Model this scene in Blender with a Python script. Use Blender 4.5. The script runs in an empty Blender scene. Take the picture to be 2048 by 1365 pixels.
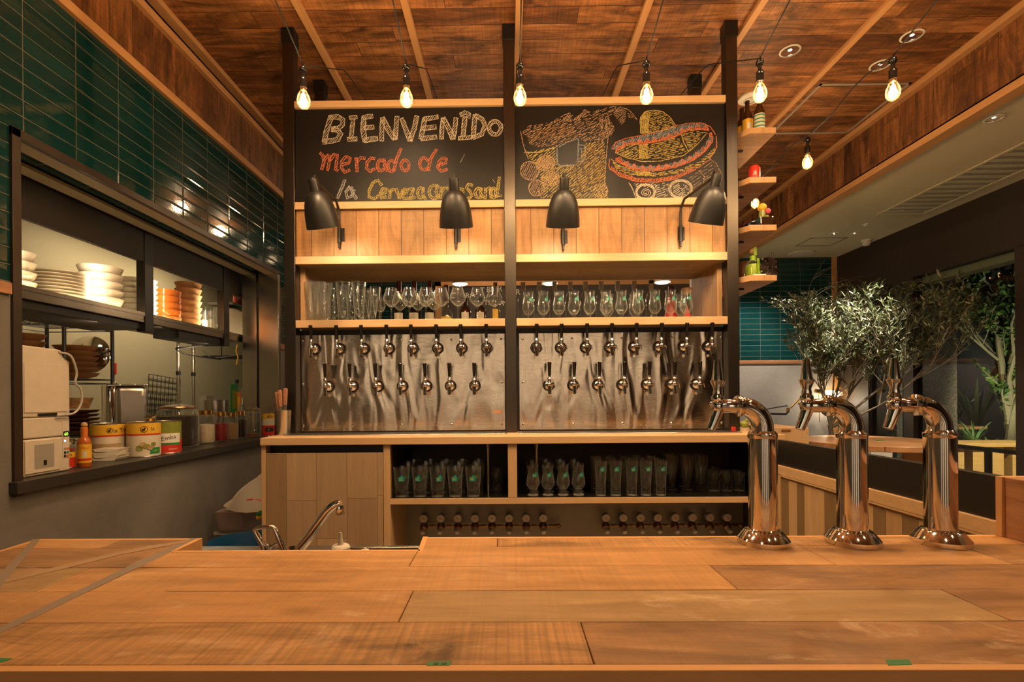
import bpy, bmesh, math, random
from mathutils import Vector, Matrix, Euler, noise as mnoise
SC = bpy.context.scene
COL = SC.collection
PI = math.pi
rnd = random.Random(7)

# ---------------------------------------------------------------- camera
E = 1.35                      # eye height above the floor
F, CX, CY, RHO, TH = 1000.0, 1003.0, 791.0, 0.0077, 0.0115
cam_d = bpy.data.cameras.new('camera')
cam = bpy.data.objects.new('camera', cam_d)
COL.objects.link(cam)
SC.camera = cam
cam_d.sensor_width = 36.0
cam_d.sensor_fit = 'HORIZONTAL'
cam_d.lens = F * 36.0 / 2048.0
cam_d.shift_x = (1024.0 - CX) / 2048.0
cam_d.shift_y = (CY - 682.5) / 2048.0
cam_d.clip_start = 0.02
_r = Vector((math.cos(TH), math.sin(TH), 0)); _f = Vector((-math.sin(TH), math.cos(TH), 0)); _u = Vector((0, 0, 1))
_cr = _r * math.cos(RHO) - _u * math.sin(RHO)
_cu = _u * math.cos(RHO) + _r * math.sin(RHO)
cam.matrix_world = Matrix((( _cr.x, _cu.x, -_f.x, 0), (_cr.y, _cu.y, -_f.y, 0), (_cr.z, _cu.z, -_f.z, E), (0, 0, 0, 1)))

def ray(px, py):
    dx, dy = px - CX, CY - py
    u, w = dx + dy * RHO, dy - dx * RHO
    return _r * (u / F) + _f + _u * (w / F)
def WY(px, py, Y):
    d = ray(px, py); t = Y / d.y
    return Vector((d.x * t, Y, E + d.z * t))
def WX(px, py, X):
    d = ray(px, py); t = X / d.x
    return Vector((X, d.y * t, E + d.z * t))
def WZ(px, py, Z):
    d = ray(px, py); t = (Z - E) / d.z
    return Vector((d.x * t, d.y * t, Z))

# ---------------------------------------------------------------- world, colour, lamps for the room as a whole, some added out of view
SC.view_settings.view_transform = 'Standard'
SC.view_settings.look = 'None'
SC.view_settings.gamma = 1.0
SC.view_settings.use_curve_mapping = False
SC.view_settings.exposure = 0.12
SC.cycles.use_denoising = True
SC.cycles.max_bounces = 9
SC.cycles.diffuse_bounces = 4
SC.cycles.glossy_bounces = 5
SC.cycles.transmission_bounces = 8
SC.cycles.transparent_max_bounces = 28
SC.cycles.sample_clamp_indirect = 4.0
SC.cycles.caustics_reflective = False
SC.cycles.caustics_refractive = False
wd = bpy.data.worlds.new('night'); SC.world = wd; wd.use_nodes = True
wd.node_tree.nodes['Background'].inputs[0].default_value = (0.012, 0.016, 0.026, 1)
wd.node_tree.nodes['Background'].inputs[1].default_value = 0.5

WARM = (1.0, 0.67, 0.37)
WARM2 = (1.0, 0.73, 0.46)
NEUT = (1.0, 0.82, 0.62)
def lamp(kind, loc, power, col=WARM, size=0.05, aim=None, spot=None, blend=0.6, name='lamp_light'):
    d = bpy.data.lights.new(name, kind); d.energy = power; d.color = col
    o = bpy.data.objects.new(name, d); COL.objects.link(o); o.location = loc
    if kind == 'AREA':
        if isinstance(size, tuple):
            d.shape = 'RECTANGLE'; d.size, d.size_y = size
        else:
            d.shape = 'DISK'; d.size = size
    else:
        d.shadow_soft_size = size
    if kind == 'SPOT':
        d.spot_size = spot or 1.4; d.spot_blend = blend
    if aim is not None:
        o.rotation_euler = (Vector(aim) - Vector(loc)).to_track_quat('-Z', 'Y').to_euler()
    return o
CEIL = E + 2.23
# downlights in the plank ceiling above the guests' side and the aisle
DOWN = [(-1.35, 0.35), (-0.1, 0.25), (1.15, 0.35), (2.3, 0.6), (-0.75, 1.75), (0.55, 1.75), (1.75, 1.55)]
DOWN_W = [14, 17, 19, 18, 115, 115, 115]
for (x, y), w_ in zip(DOWN, DOWN_W):
    aim = (x, y + 0.12, 0) if y < 1 else (x, 2.75, .55)      # the aisle row is turned towards the back bar
    lamp('SPOT', (x, y, CEIL - 0.05), w_, WARM, 0.06, aim, 1.75, 0.8, 'downlight_and_fill_light')
# unseen fill spots added behind the camera to light the back bar
for x, y in ((-1.0, -1.6), (0.9, -1.6), (2.8, -1.6)):
    lamp('SPOT', (x, y, CEIL - 0.05), 25, WARM2, 0.08, (x, y - 0.2, 0), 2.4, 0.8, 'downlight_and_fill_light')

# unseen spots added behind the camera, for bright streaks mirrored in the steel
for x in (-1.75, -.55, .62, 1.75, 3.2):
    lamp('SPOT', (x, -1.9, CEIL - 0.05), 620, NEUT, 0.03, (x, -3.15, 1.5), .75, 0.5, 'added_washer_light')
for x, y in ((3.75, 1.5), (3.75, 2.9), (3.3, 5.9)):
    lamp('SPOT', (x, y, E + 1.74), 150, NEUT, 0.05, (x, y, 0), 2.0, 0.7, 'downlight_and_fill_light')

# ---------------------------------------------------------------- mesh builder
class MB:
    def __init__(s): s.v, s.f, s.m = [], [], []
    def add(s, vs, fs, m=0):
        b = len(s.v); s.v += [tuple(p) for p in vs]
        for f in fs: s.f.append([b + i for i in f]); s.m.append(m)
        return s
    def box(s, x0, x1, y0, y1, z0, z1, m=0, M=None):
        vs = [Vector(p) for p in ((x0,y0,z0),(x1,y0,z0),(x1,y1,z0),(x0,y1,z0),(x0,y0,z1),(x1,y0,z1),(x1,y1,z1),(x0,y1,z1))]
        if M is not None: vs = [M @ p for p in vs]
        return s.add(vs, [(0,3,2,1),(4,5,6,7),(0,1,5,4),(1,2,6,5),(2,3,7,6),(3,0,4,7)], m)
    def bar(s, p0, p1, w, h, m=0, up=(0,0,1)):
        p0, p1 = Vector(p0), Vector(p1); d = p1 - p0; L = d.length; d.normalize()
        x = d.cross(Vector(up))
        if x.length < 1e-5: x = Vector((1,0,0))
        x.normalize(); z = x.cross(d)
        M = Matrix((( x.x,d.x,z.x,p0.x),(x.y,d.y,z.y,p0.y),(x.z,d.z,z.z,p0.z),(0,0,0,1)))
        return s.box(-w/2, w/2, 0, L, -h/2, h/2, m, M)
    def lathe(s, prof, n=24, c=(0,0,0), m=0, M=None, cap=True):
        """prof: (r, z) from one end to the other; r = 0 closes to a point"""
        rings, vs = [], []
        for r, z in prof:
            if r < 1e-6: rings.append([len(vs)]); vs.append(Vector((0,0,z)))
            else:
                rings.append(list(range(len(vs), len(vs)+n)))
                vs += [Vector((r*math.cos(2*PI*i/n), r*math.sin(2*PI*i/n), z)) for i in range(n)]
        fs, ms = [], []
        mm = m if isinstance(m, (list, tuple)) else None
        for k, (a, b) in enumerate(zip(rings, rings[1:])):
            for i in range(n):
                j = (i+1) % n
                if len(a) == 1 and len(b) == 1: continue
                if len(a) == 1: q = (a[0], b[j], b[i])
                elif len(b) == 1: q = (a[i], a[j], b[0])
                else: q = (a[i], a[j], b[j], b[i])
                fs.append(q); ms.append(mm[k] if mm else m)
        if cap:
            if len(rings[0]) > 1: fs.append(tuple(reversed(rings[0]))); ms.append(mm[0] if mm else m)
            if len(rings[-1]) > 1: fs.append(tuple(rings[-1])); ms.append(mm[-1] if mm else m)
        c = Vector(c)
        vs = [(M @ p if M is not None else p) + c for p in vs]
        b = len(s.v); s.v += [tuple(p) for p in vs]
        for f, k in zip(fs, ms): s.f.append([b+i for i in f]); s.m.append(k)
        return s
    def cyl(s, p0, p1, r0, r1=None, n=16, m=0):
        p0, p1 = Vector(p0), Vector(p1); r1 = r0 if r1 is None else r1
        d = p1 - p0; q = d.to_track_quat('Z', 'Y').to_matrix().to_4x4()
        return s.lathe([(r0, 0), (r1, d.length)], n, p0, m, q)
    def along(s, prof, p0, d, n=16, m=0):
        """lathe profile with its axis from p0 along d"""
        q = Vector(d).to_track_quat('Z', 'Y').to_matrix().to_4x4()
        return s.lathe(prof, n, p0, m, q)
    def ball(s, c, r, n=16, m=0, sz=1.0):
        k = max(4, n//2)
        return s.lathe([(r*math.sin(PI*i/k), -r*sz*math.cos(PI*i/k)) for i in range(k+1)], n, c, m)
    def tube(s, pts, r, n=8, m=0, cap=True):
        pts = [Vector(p) for p in pts]; N = len(pts)
        rs = r if isinstance(r, (list, tuple)) else [r]*N
        vs = []; prev = None
        for i, p in enumerate(pts):
            t = (pts[min(i+1, N-1)] - pts[max(i-1, 0)]).normalized()
            if prev is None:
                a = Vector((0,0,1)) if abs(t.z) < .9 else Vector((1,0,0))
                x = t.cross(a).normalized()
            else:
                x = prev - t*prev.dot(t)
                x = x.normalized() if x.length > 1e-6 else t.orthogonal().normalized()
            prev = x; y = t.cross(x)
            vs += [p + (x*math.cos(2*PI*k/n) + y*math.sin(2*PI*k/n))*rs[i] for k in range(n)]
        fs = []
        for i in range(N-1):
            for k in range(n):
                j = (k+1) % n
                fs.append((i*n+k, i*n+j, (i+1)*n+j, (i+1)*n+k))
        if cap:
            fs.append(tuple(reversed(range(n)))); fs.append(tuple(range((N-1)*n, N*n)))
        return s.add(vs, fs, m)
    def prism(s, poly, a, b, m=0, axes='xz'):
        """polygon in two axes, extruded along the third from a to b"""
        def P(p, t):
            if axes == 'xz': return (p[0], t, p[1])
            if axes == 'xy': return (p[0], p[1], t)
            return (t, p[0], p[1])
        n = len(poly)
        vs = [P(p, a) for p in poly] + [P(p, b) for p in poly]
        fs = [tuple(range(n)), tuple(reversed(range(n, 2*n)))] + [(i, i+n, (i+1) % n + n, (i+1) % n) for i in range(n)]
        return s.add(vs, fs, m)
    def patch(s, r, a0, a1, z0, z1, m=0, n=10, c=(0,0,0), lift=0.0004, edge=None):
        """curved label on a cylinder of radius r about z; angle 0 is -y, positive towards +x"""
        vs, fs = [], []
        for i in range(n+1):
            a = a0 + (a1-a0)*i/n; R = r + lift
            zt = z1 if edge is None else edge(i/n)
            x, y = R*math.sin(a), -R*math.cos(a)
            vs += [(c[0]+x, c[1]+y, c[2]+z0), (c[0]+x, c[1]+y, c[2]+zt)]
        for i in range(n): fs.append((2*i, 2*i+2, 2*i+3, 2*i+1))
        return s.add(vs, fs, m)
    def mat4(s, M):
        s.v = [tuple(M @ Vector(p)) for p in s.v]; return s
    def build(s, name, mats, parent=None, loc=None, bevel=0, seg=2, flat=False, sharp=35, recalc=True):
        me = bpy.data.meshes.new(name)
        me.from_pydata(s.v, [], s.f)
        mats = mats if isinstance(mats, (list, tuple)) else [mats]
        for k in mats: me.materials.append(k)
        me.polygons.foreach_set('material_index', s.m)
        if recalc:
            bm = bmesh.new(); bm.from_mesh(me)
            bmesh.ops.recalc_face_normals(bm, faces=bm.faces); bm.to_mesh(me); bm.free()
        if not flat:
            me.polygons.foreach_set('use_smooth', [True]*len(me.polygons))
            me.set_sharp_from_angle(angle=math.radians(sharp))
        me.update()
        o = bpy.data.objects.new(name, me); COL.objects.link(o)
        if parent is not None: o.parent = parent
        if loc is not None: o.location = loc
        if bevel:
            b = o.modifiers.new('edge', 'BEVEL'); b.width = bevel; b.segments = seg
            b.limit_method = 'ANGLE'; b.angle_limit = math.radians(40); b.harden_normals = False
        return o

def spline(pts, k=5):
    P = [Vector(p) for p in pts]; P = [P[0]*2-P[1]] + P + [P[-1]*2-P[-2]]; out = []
    for i in range(1, len(P)-2):
        a, b, c, d = P[i-1:i+3]
        for j in range(k):
            t = j/k
            out.append(.5*((2*b) + (c-a)*t + (2*a-5*b+4*c-d)*t*t + (3*b-a-3*c+d)*t*t*t))
    return out + [P[-2]]
def tag(o, label, cat, group=None, kind=None):
    if label: o['label'] = label
    if cat: o['category'] = cat
    if group: o['group'] = group
    if kind: o['kind'] = kind
    return o
def thing(name, label, cat, loc=(0,0,0), rotz=0.0, group=None):
    o = bpy.data.objects.new(name, None); COL.objects.link(o)
    o.empty_display_size = 0.05
    o.location = loc; o.rotation_euler = (0, 0, rotz)
    return tag(o, label, cat, group)
def solo(name, label, cat, mb, mats, loc=(0,0,0), group=None, rotz=0.0, **k):
    o = mb.build(name, mats, None, loc, **k); o.rotation_euler = (0, 0, rotz)
    return tag(o, label, cat, group)
def struct(name, mb, mats, **k):
    o = mb.build(name, mats, **k); o['kind'] = 'structure'; return o
def kids(o): return [c for c in bpy.data.objects if c.parent == o]
def dup(root, loc, rotz=None, label=None, group=None):
    r = root.copy(); COL.objects.link(r); r.location = loc
    if rotz is not None: r.rotation_euler = (0, 0, rotz)
    if label: r['label'] = label
    if group: r['group'] = group
    for ch in KC.setdefault(root.name, kids(root)):
        c = ch.copy(); COL.objects.link(c); c.parent = r
        for g in KC.setdefault(ch.name, kids(ch)):
            d = g.copy(); COL.objects.link(d); d.parent = c
    return r
KC = {}
ORD = 'first second third fourth fifth sixth seventh eighth ninth tenth eleventh twelfth thirteenth fourteenth fifteenth sixteenth'.split()

def text_mesh(s, size=0.02, shear=0.0, space=1.0):
    """flat letters: (verts 2-D, faces), centred on the origin"""
    cu = bpy.data.curves.new('lettering', 'FONT'); cu.body = s; cu.size = size
    cu.align_x = 'CENTER'; cu.align_y = 'CENTER'; cu.shear = shear; cu.space_character = space
    cu.resolution_u = 3
    o = bpy.data.objects.new('lettering', cu); COL.objects.link(o)
    dg = bpy.context.evaluated_depsgraph_get()
    me = bpy.data.meshes.new_from_object(o.evaluated_get(dg))
    vs = [(v.co.x, v.co.y) for v in me.vertices]; fs = [tuple(p.vertices) for p in me.polygons]
    bpy.data.objects.remove(o); bpy.data.curves.remove(cu); bpy.data.meshes.remove(me)
    return vs, fs
def text_flat(mb, s, size, c, ax=(1,0,0), ay=(0,0,1), m=0, **k):
    vs, fs = text_mesh(s, size, **k); c, ax, ay = Vector(c), Vector(ax), Vector(ay)
    mb.add([c + ax*x + ay*y for x, y in vs], fs, m)
def text_wrap(mb, s, size, r, ang, z, m=0, tilt=0.0, lift=0.0008, **k):
    vs, fs = text_mesh(s, size, **k); out = []
    for x, y in vs:
        a = ang + x/r; yy = y + x*tilt
        out.append(((r+lift)*math.sin(a), -(r+lift)*math.cos(a), z+yy))
    mb.add(out, fs, m)
# ---------------------------------------------------------------- materials
class G:
    def __init__(s, name):
        s.mat = bpy.data.materials.new(name); s.mat.use_nodes = True
        s.t = s.mat.node_tree; s.n = s.t.nodes; s.l = s.t.links
        s.n.clear()
        s.out = s.n.new('ShaderNodeOutputMaterial')
    def node(s, ty, **k):
        x = s.n.new(ty)
        for a, b in k.items(): setattr(x, a, b)
        return x
    def put(s, sock, v):
        if v is None: return
        if isinstance(v, bpy.types.NodeSocket): s.l.new(v, sock)
        else:
            if isinstance(v, (tuple, list)) and len(v) == 3 and sock.type == 'RGBA': v = (*v, 1)
            sock.default_value = v
    def math(s, op, a, b=None, c=None, clamp=False):
        x = s.node('ShaderNodeMath', operation=op); x.use_clamp = clamp
        s.put(x.inputs[0], a); s.put(x.inputs[1], b)
        if c is not None: s.put(x.inputs[2], c)
        return x.outputs[0]
    def xyz(s, kind='Object'):
        tc = s.node('ShaderNodeTexCoord'); sp = s.node('ShaderNodeSeparateXYZ')
        s.l.new(tc.outputs[kind], sp.inputs[0]); return sp.outputs
    def comb(s, x=0.0, y=0.0, z=0.0):
        c = s.node('ShaderNodeCombineXYZ')
        for i, v in enumerate((x, y, z)): s.put(c.inputs[i], v)
        return c.outputs[0]
    def noise(s, vec, scale=1.0, detail=4.0, rough=.55, dist=0.0):
        x = s.node('ShaderNodeTexNoise'); s.put(x.inputs['Vector'], vec)
        x.inputs['Scale'].default_value = scale; x.inputs['Detail'].default_value = detail
        x.inputs['Roughness'].default_value = rough; x.inputs['Distortion'].default_value = dist
        return x.outputs['Fac']
    def white(s, w):
        x = s.node('ShaderNodeTexWhiteNoise', noise_dimensions='1D'); s.put(x.inputs['W'], w); return x.outputs['Value']
    def ramp(s, fac, stops, interp='LINEAR'):
        x = s.node('ShaderNodeValToRGB'); s.put(x.inputs[0], fac); e = x.color_ramp.elements
        x.color_ramp.interpolation = interp
        while len(e) < len(stops): e.new(0.5)
        for el, (p, c) in zip(e, stops):
            el.position = p; el.color = (*c, 1) if len(c) == 3 else c
        return x.outputs[0]
    def grey(s, fac, a, b, lo=0.0, hi=1.0):
        x = s.node('ShaderNodeMapRange'); s.put(x.inputs[0], fac)
        x.inputs[1].default_value = lo; x.inputs[2].default_value = hi; x.inputs[3].default_value = a; x.inputs[4].default_value = b
        return x.outputs[0]
    def mix(s, fac, a, b, blend='MIX'):
        x = s.node('ShaderNodeMix', data_type='RGBA', blend_type=blend)
        s.put(x.inputs[0], fac); s.put(x.inputs[6], a); s.put(x.inputs[7], b); return x.outputs[2]
    def bump(s, h, strength=.3, dist=.002, normal=None):
        x = s.node('ShaderNodeBump'); s.put(x.inputs['Height'], h)
        x.inputs['Strength'].default_value = strength; x.inputs['Distance'].default_value = dist
        if normal is not None: s.put(x.inputs['Normal'], normal)
        return x.outputs[0]
    def bsdf(s, col=(.8,.8,.8), rough=.5, metal=0.0, normal=None, **k):
        p = s.node('ShaderNodeBsdfPrincipled')
        s.put(p.inputs['Base Color'], col); s.put(p.inputs['Roughness'], rough); s.put(p.inputs['Metallic'], metal)
        if normal is not None: s.put(p.inputs['Normal'], normal)
        for a, b in k.items(): s.put(p.inputs[a.replace('_', ' ')], b)
        s.l.new(p.outputs[0], s.out.inputs[0]); return p

def plain(name, col, rough=.5, metal=0.0, var=0.12, scale=18.0, **k):
    """one colour with a slight mottling"""
    g = G(name); x, y, z = g.xyz()
    nz = g.noise(g.comb(x, y, z), scale, 3)
    c = g.mix(nz, tuple(v*(1-var) for v in col), tuple(min(1, v*(1+var)) for v in col))
    g.bsdf(c, g.grey(nz, max(0.02, rough-.05), min(1, rough+.05)), metal, **k)
    return g.mat
def glow(name, col, strength):
    g = G(name); e = g.node('ShaderNodeEmission'); e.inputs[0].default_value = (*col, 1); e.inputs[1].default_value = strength
    g.l.new(e.outputs[0], g.out.inputs[0]); return g.mat

def wood(name, cols, u='x', v='y', width=None, length=1.3, off=0.0, gap=.0025, rough=.5, stain=.0, grain=.35,
         dark=(.03,.012,.004), saw=0.0, vlen=1.0, spec=.35, knots=0.0, stain_at=.60, gl=1.0, scuff=0.0):
    g = G(name); c = dict(zip('xyz', g.xyz()))
    U, V = c[u], c[v]; T = c[[a for a in 'xyz' if a not in (u, v)][0]]
    edge = None
    if width:
        vv = g.math('DIVIDE', g.math('ADD', V, off + 50*width), width)
        row = g.math('FLOOR', vv)
        uu = g.math('ADD', g.math('DIVIDE', U, length), g.math('MULTIPLY', g.white(row), 9.0))
        col_ = g.math('FLOOR', uu)
        pid = g.math('ADD', g.math('MULTIPLY', row, 7.31), g.math('MULTIPLY', col_, 3.17))
        fr = g.math('FRACT', vv); fu = g.math('FRACT', uu)
        ev = g.math('MULTIPLY', g.math('MINIMUM', fr, g.math('SUBTRACT', 1.0, fr)), width)
        eu = g.math('MULTIPLY', g.math('MINIMUM', fu, g.math('SUBTRACT', 1.0, fu)), length)
        edge = g.math('LESS_THAN', g.math('MINIMUM', ev, eu), gap/2)
        r = g.white(pid)
    else:
        pid = 0.0
        r = g.noise(g.comb(g.math('MULTIPLY', U, .8), g.math('MULTIPLY', V, 4.0), T), 2.0, 2)
    n = len(cols)
    base = g.ramp(r, [(i/max(1, n-1), q) for i, q in enumerate(cols)])
    sh = g.math('MULTIPLY', pid, 5.7) if width else 0.0
    gv = g.comb(g.math('ADD', g.math('MULTIPLY', U, 2.2*gl), sh), g.math('MULTIPLY', V, 38.0*gl), g.math('ADD', g.math('MULTIPLY', T, 20.0), sh))
    n1 = g.noise(gv, 1.0, 5, .6, .6)
    gv2 = g.comb(g.math('ADD', g.math('MULTIPLY', U, 9.0*gl), sh), g.math('MULTIPLY', V, 260.0*gl), g.math('MULTIPLY', T, 60.0))
    n2 = g.noise(gv2, 1.0, 3, .6)
    k = g.math('MULTIPLY', g.grey(n1, 1.0 - grain, 1.0 + grain*.55, .25, .75), g.grey(n2, 1 - grain*.35, 1 + grain*.25, .25, .75))
    base = g.mix(1.0, base, g.mix(0.0, k, k), 'MULTIPLY')
    if stain:
        sv = g.comb(g.math('ADD', g.math('MULTIPLY', U, 2.6), sh), g.math('MULTIPLY', V, 9.0*vlen), sh)
        s1 = g.noise(sv, 1.0, 7, .68, .9)
        f = g.grey(s1, 0.0, stain, stain_at-.12, stain_at+.16)
        base = g.mix(f, base, dark)
    if knots:
        vo = g.node('ShaderNodeTexVoronoi'); vo.inputs['Scale'].default_value = 1.0
        g.put(vo.inputs['Vector'], g.comb(g.math('MULTIPLY', U, 2.4), g.math('MULTIPLY', V, 5.0), sh))
        f = g.grey(vo.outputs['Distance'], knots, 0.0, .02, .13)
        base = g.mix(f, base, dark)
    if scuff:
        s2 = g.noise(g.comb(g.math('MULTIPLY', U, 3.1), g.math('ADD', g.math('MULTIPLY', V, 7.0), 31.0), 0.0), 1.0, 8, .74, 1.2)
        base = g.mix(g.grey(s2, 0.0, scuff, .57, .74), base, (.62,.43,.27))
    h = n1
    if saw:
        w = g.noise(g.comb(g.math('MULTIPLY', U, 120.0), g.math('MULTIPLY', V, 2.0), sh), 1.0, 2, .5)
        base = g.mix(1.0, base, g.mix(0.0, g.grey(w, 1-saw, 1+saw*.6, .3, .7), (1,1,1)), 'MULTIPLY')
    if edge is not None:
        base = g.mix(edge, base, dark)
        h = g.math('SUBTRACT', n1, g.math('MULTIPLY', edge, 2.0))
    g.bsdf(base, g.grey(n1, rough-.08, rough+.10), 0.0, g.bump(h, .25, .002), Specular_IOR_Level=spec)
    return g.mat

def tiles(name, u, v, tw, th, ou=0.0, ov=0.0, joint=.004, cols=((.004,.040,.040),(.008,.062,.060)), grout=(.30,.22,.13)):
    g = G(name); c = dict(zip('xyz', g.xyz())); U, V = c[u], c[v]
    a = g.math('DIVIDE', g.math('ADD', U, ou + 40*tw), tw); b = g.math('DIVIDE', g.math('ADD', V, ov + 40*th), th)
    ia, ib = g.math('FLOOR', a), g.math('FLOOR', b); fa, fb = g.math('FRACT', a), g.math('FRACT', b)
    ea = g.math('MULTIPLY', g.math('MINIMUM', fa, g.math('SUBTRACT', 1.0, fa)), tw)
    eb = g.math('MULTIPLY', g.math('MINIMUM', fb, g.math('SUBTRACT', 1.0, fb)), th)
    d = g.math('MINIMUM', ea, eb)
    isg = g.math('LESS_THAN', d, joint/2)
    pid = g.math('ADD', g.math('MULTIPLY', ia, 5.13), g.math('MULTIPLY', ib, 9.71))
    r = g.white(pid)
    col = g.ramp(r, [(0, cols[0]), (1, cols[1])])
    mott = g.noise(g.comb(g.math('ADD', g.math('MULTIPLY', U, 9.0), pid), g.math('MULTIPLY', V, 9.0), 0.0), 1.0, 3)
    col = g.mix(g.grey(mott, 0, .6, .4, .8), col, (.004,.028,.022))
    # glaze: each tile a little cushion, tilted a hair its own way
    cush = g.grey(d, 0.0, 1.0, 0.0, .008)
    tilt = g.math('ADD', g.math('MULTIPLY', g.math('SUBTRACT', r, .5), g.math('MULTIPLY', fa, 1.2)), g.math('MULTIPLY', g.math('SUBTRACT', g.white(g.math('ADD', pid, 3.3)), .5), g.math('MULTIPLY', fb, .5)))
    wob = g.noise(g.comb(g.math('ADD', g.math('MULTIPLY', U, 22.0), pid), g.math('MULTIPLY', V, 60.0), 0.0), 1.0, 2)
    h = g.math('ADD', g.math('ADD', cush, tilt), g.math('MULTIPLY', wob, .25))
    bsd = g.bsdf(g.mix(isg, col, grout), g.grey(isg, .06, .6), 0.0, g.bump(h, .55, .0012), Specular_IOR_Level=.6)
    return g.mat

def steel(name, col=(.60,.57,.52), rough=.24, lines='x', wave=0.0, line=.25, wscale=(9.0, 1.6)):
    """brushed steel, brush lines along one axis; wave: slow buckling of the sheet"""
    g = G(name); c = dict(zip('xyz', g.xyz()))
    sc = {a: (6.0 if a == lines else 900.0) for a in 'xyz'}
    n1 = g.noise(g.comb(*[g.math('MULTIPLY', c[a], sc[a]) for a in 'xyz']), 1.0, 2, .6)
    nb = g.bump(n1, line, .0006)
    if wave:
        n2 = g.noise(g.comb(g.math('MULTIPLY', c['x'], wscale[0]), 0.0, g.math('MULTIPLY', c['z'], wscale[1])), 1.0, 1.5, .5, 1.2)
        nb = g.bump(n2, wave, .02, nb)
    g.bsdf(g.mix(n1, tuple(q*.92 for q in col), col), rough, 1.0, nb)
    return g.mat

def clear_glass(name, tint=(.97,.98,.97), edge=(.62,.66,.60), edge_at=.55, gloss=1.0, haze=.006, rim=.34, hcol=(.86,.84,.78)):
    """thin clear glass: see-through, mirror-like towards grazing, a little darker along its edges"""
    g = G(name)
    lw = g.node('ShaderNodeLayerWeight'); lw.inputs[0].default_value = .5
    tr = g.node('ShaderNodeBsdfTransparent'); gl = g.node('ShaderNodeBsdfGlossy'); gl.inputs['Roughness'].default_value = .045
    g.put(tr.inputs[0], g.mix(g.math('POWER', lw.outputs['Facing'], 3.5*edge_at+.6), tint, edge))
    fr = g.math('ADD', g.math('MULTIPLY', g.math('POWER', lw.outputs['Facing'], 4.5), .85), .045)
    mx = g.node('ShaderNodeMixShader'); g.put(mx.inputs[0], g.math('MULTIPLY', fr, gloss, clamp=True))
    g.l.new(tr.outputs[0], mx.inputs[1]); g.l.new(gl.outputs[0], mx.inputs[2])
    df = g.node('ShaderNodeBsdfDiffuse'); df.inputs[0].default_value = (*hcol, 1)  # pale diffuse towards the edges stands in for light caught in the glass
    m2 = g.node('ShaderNodeMixShader'); g.put(m2.inputs[0], g.math('ADD', g.math('MULTIPLY', g.math('POWER', lw.outputs['Facing'], 3.0), rim), haze, clamp=True))
    g.l.new(mx.outputs[0], m2.inputs[1]); g.l.new(df.outputs[0], m2.inputs[2]); g.l.new(m2.outputs[0], g.out.inputs[0])
    return g.mat

# woods
m_ceil = wood('ceiling_planks', [(.26,.096,.029),(.41,.163,.051),(.52,.22,.073),(.35,.132,.04)], 'x', 'y', .132, 1.9, .03, .004, .5, .95, .6, (.032,.013,.005), .26, stain_at=.515)
m_band = wood('band_planks', [(.27,.105,.030),(.40,.165,.052),(.20,.075,.024),(.36,.14,.042)], 'z', 'y', .155, 1.9, .03, .003, .5, .95, .6, (.032,.013,.005), .2, stain_at=.52)
m_beam = wood('beam_wood', [(.50,.255,.10),(.58,.31,.13)], 'y', 'x', grain=.12, rough=.5)
m_trim = wood('trim_wood', [(.48,.24,.095),(.56,.30,.12)], 'y', 'z', grain=.12, rough=.5)
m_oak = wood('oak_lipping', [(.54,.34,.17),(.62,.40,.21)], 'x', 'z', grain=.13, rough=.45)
m_oakv = wood('oak_upright', [(.48,.30,.15),(.57,.37,.19)], 'z', 'x', grain=.14, rough=.45)
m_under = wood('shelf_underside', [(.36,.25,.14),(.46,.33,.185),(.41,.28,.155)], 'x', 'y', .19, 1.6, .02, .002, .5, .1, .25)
m_side = wood('side_boards', [(.46,.26,.12),(.54,.32,.16),(.40,.23,.11)], 'z', 'y', .17, .9, .02, .002, .5, .15, .25)
m_panel = wood('panel_planks', [(.40,.20,.075),(.49,.25,.10),(.33,.185,.08),(.45,.215,.075)], 'z', 'x', .1365, 2.5, .045, .004, .5, .65, .30, (.10,.045,.016), .10, stain_at=.60, knots=.5)
m_door = wood('door_planks', [(.44,.30,.175),(.29,.185,.10),(.48,.34,.205),(.34,.215,.115)], 'z', 'x', .167, .62, .03, .002, .5, .1, .16, (.10,.06,.03))
m_bar = [wood('bar_plank_%s' % w, cc, 'x', 'y', grain=.26, rough=.42, stain=st, dark=dk, saw=sw, stain_at=sa, knots=kn, spec=.4, scuff=.75) for w, cc, st, dk, sw, sa, kn in (
    ('amber', [(0.427,0.211,0.078),(0.533,0.281,0.109)], .55, (0.165,0.076,0.025), .08, .56, .6),
    ('sand',  [(0.349,0.211,0.092),(0.417,0.259,0.115)], .55, (0.155,0.084,0.034), .05, .56, .5),
    ('umber', [(0.301,0.151,0.063),(0.388,0.205,0.086)], .75, (0.087,0.043,0.018), .07, .53, .7),
    ('olive', [(0.349,0.221,0.098),(0.407,0.259,0.115)], .45, (0.145,0.086,0.034), .03, .60, .3),
    ('rough', [(0.407,0.200,0.075),(0.485,0.259,0.101)], .95, (0.044,0.024,0.011), .26, .58, .3))]
m_barlip = wood('bar_lipping', [(.56,.285,.11),(.63,.33,.135)], 'x', 'y', grain=.12, rough=.45)
m_barfront = wood('bar_front', [(.30,.13,.05),(.36,.16,.06)], 'x', 'z', grain=.2, rough=.5)
m_stripe = [wood('stripe_%s' % w, cc, 'z', 'y', grain=.2, rough=.5) for w, cc in (('pale', [(.50,.32,.16),(.56,.37,.19)]), ('dark', [(.20,.125,.060),(.26,.165,.08)]), ('mid', [(.42,.25,.115),(.48,.30,.145)]))]
m_block = wood('reclaimed_block', [(.34,.16,.075),(.44,.22,.11)], 'y', 'z', grain=.2, stain=.8, dark=(.08,.04,.02), stain_at=.58)
m_table = wood('table_top_wood', [(.42,.21,.085),(.50,.26,.11)], 'x', 'y', .12, 1.4, 0, .002, .4, .2, .2)
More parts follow.
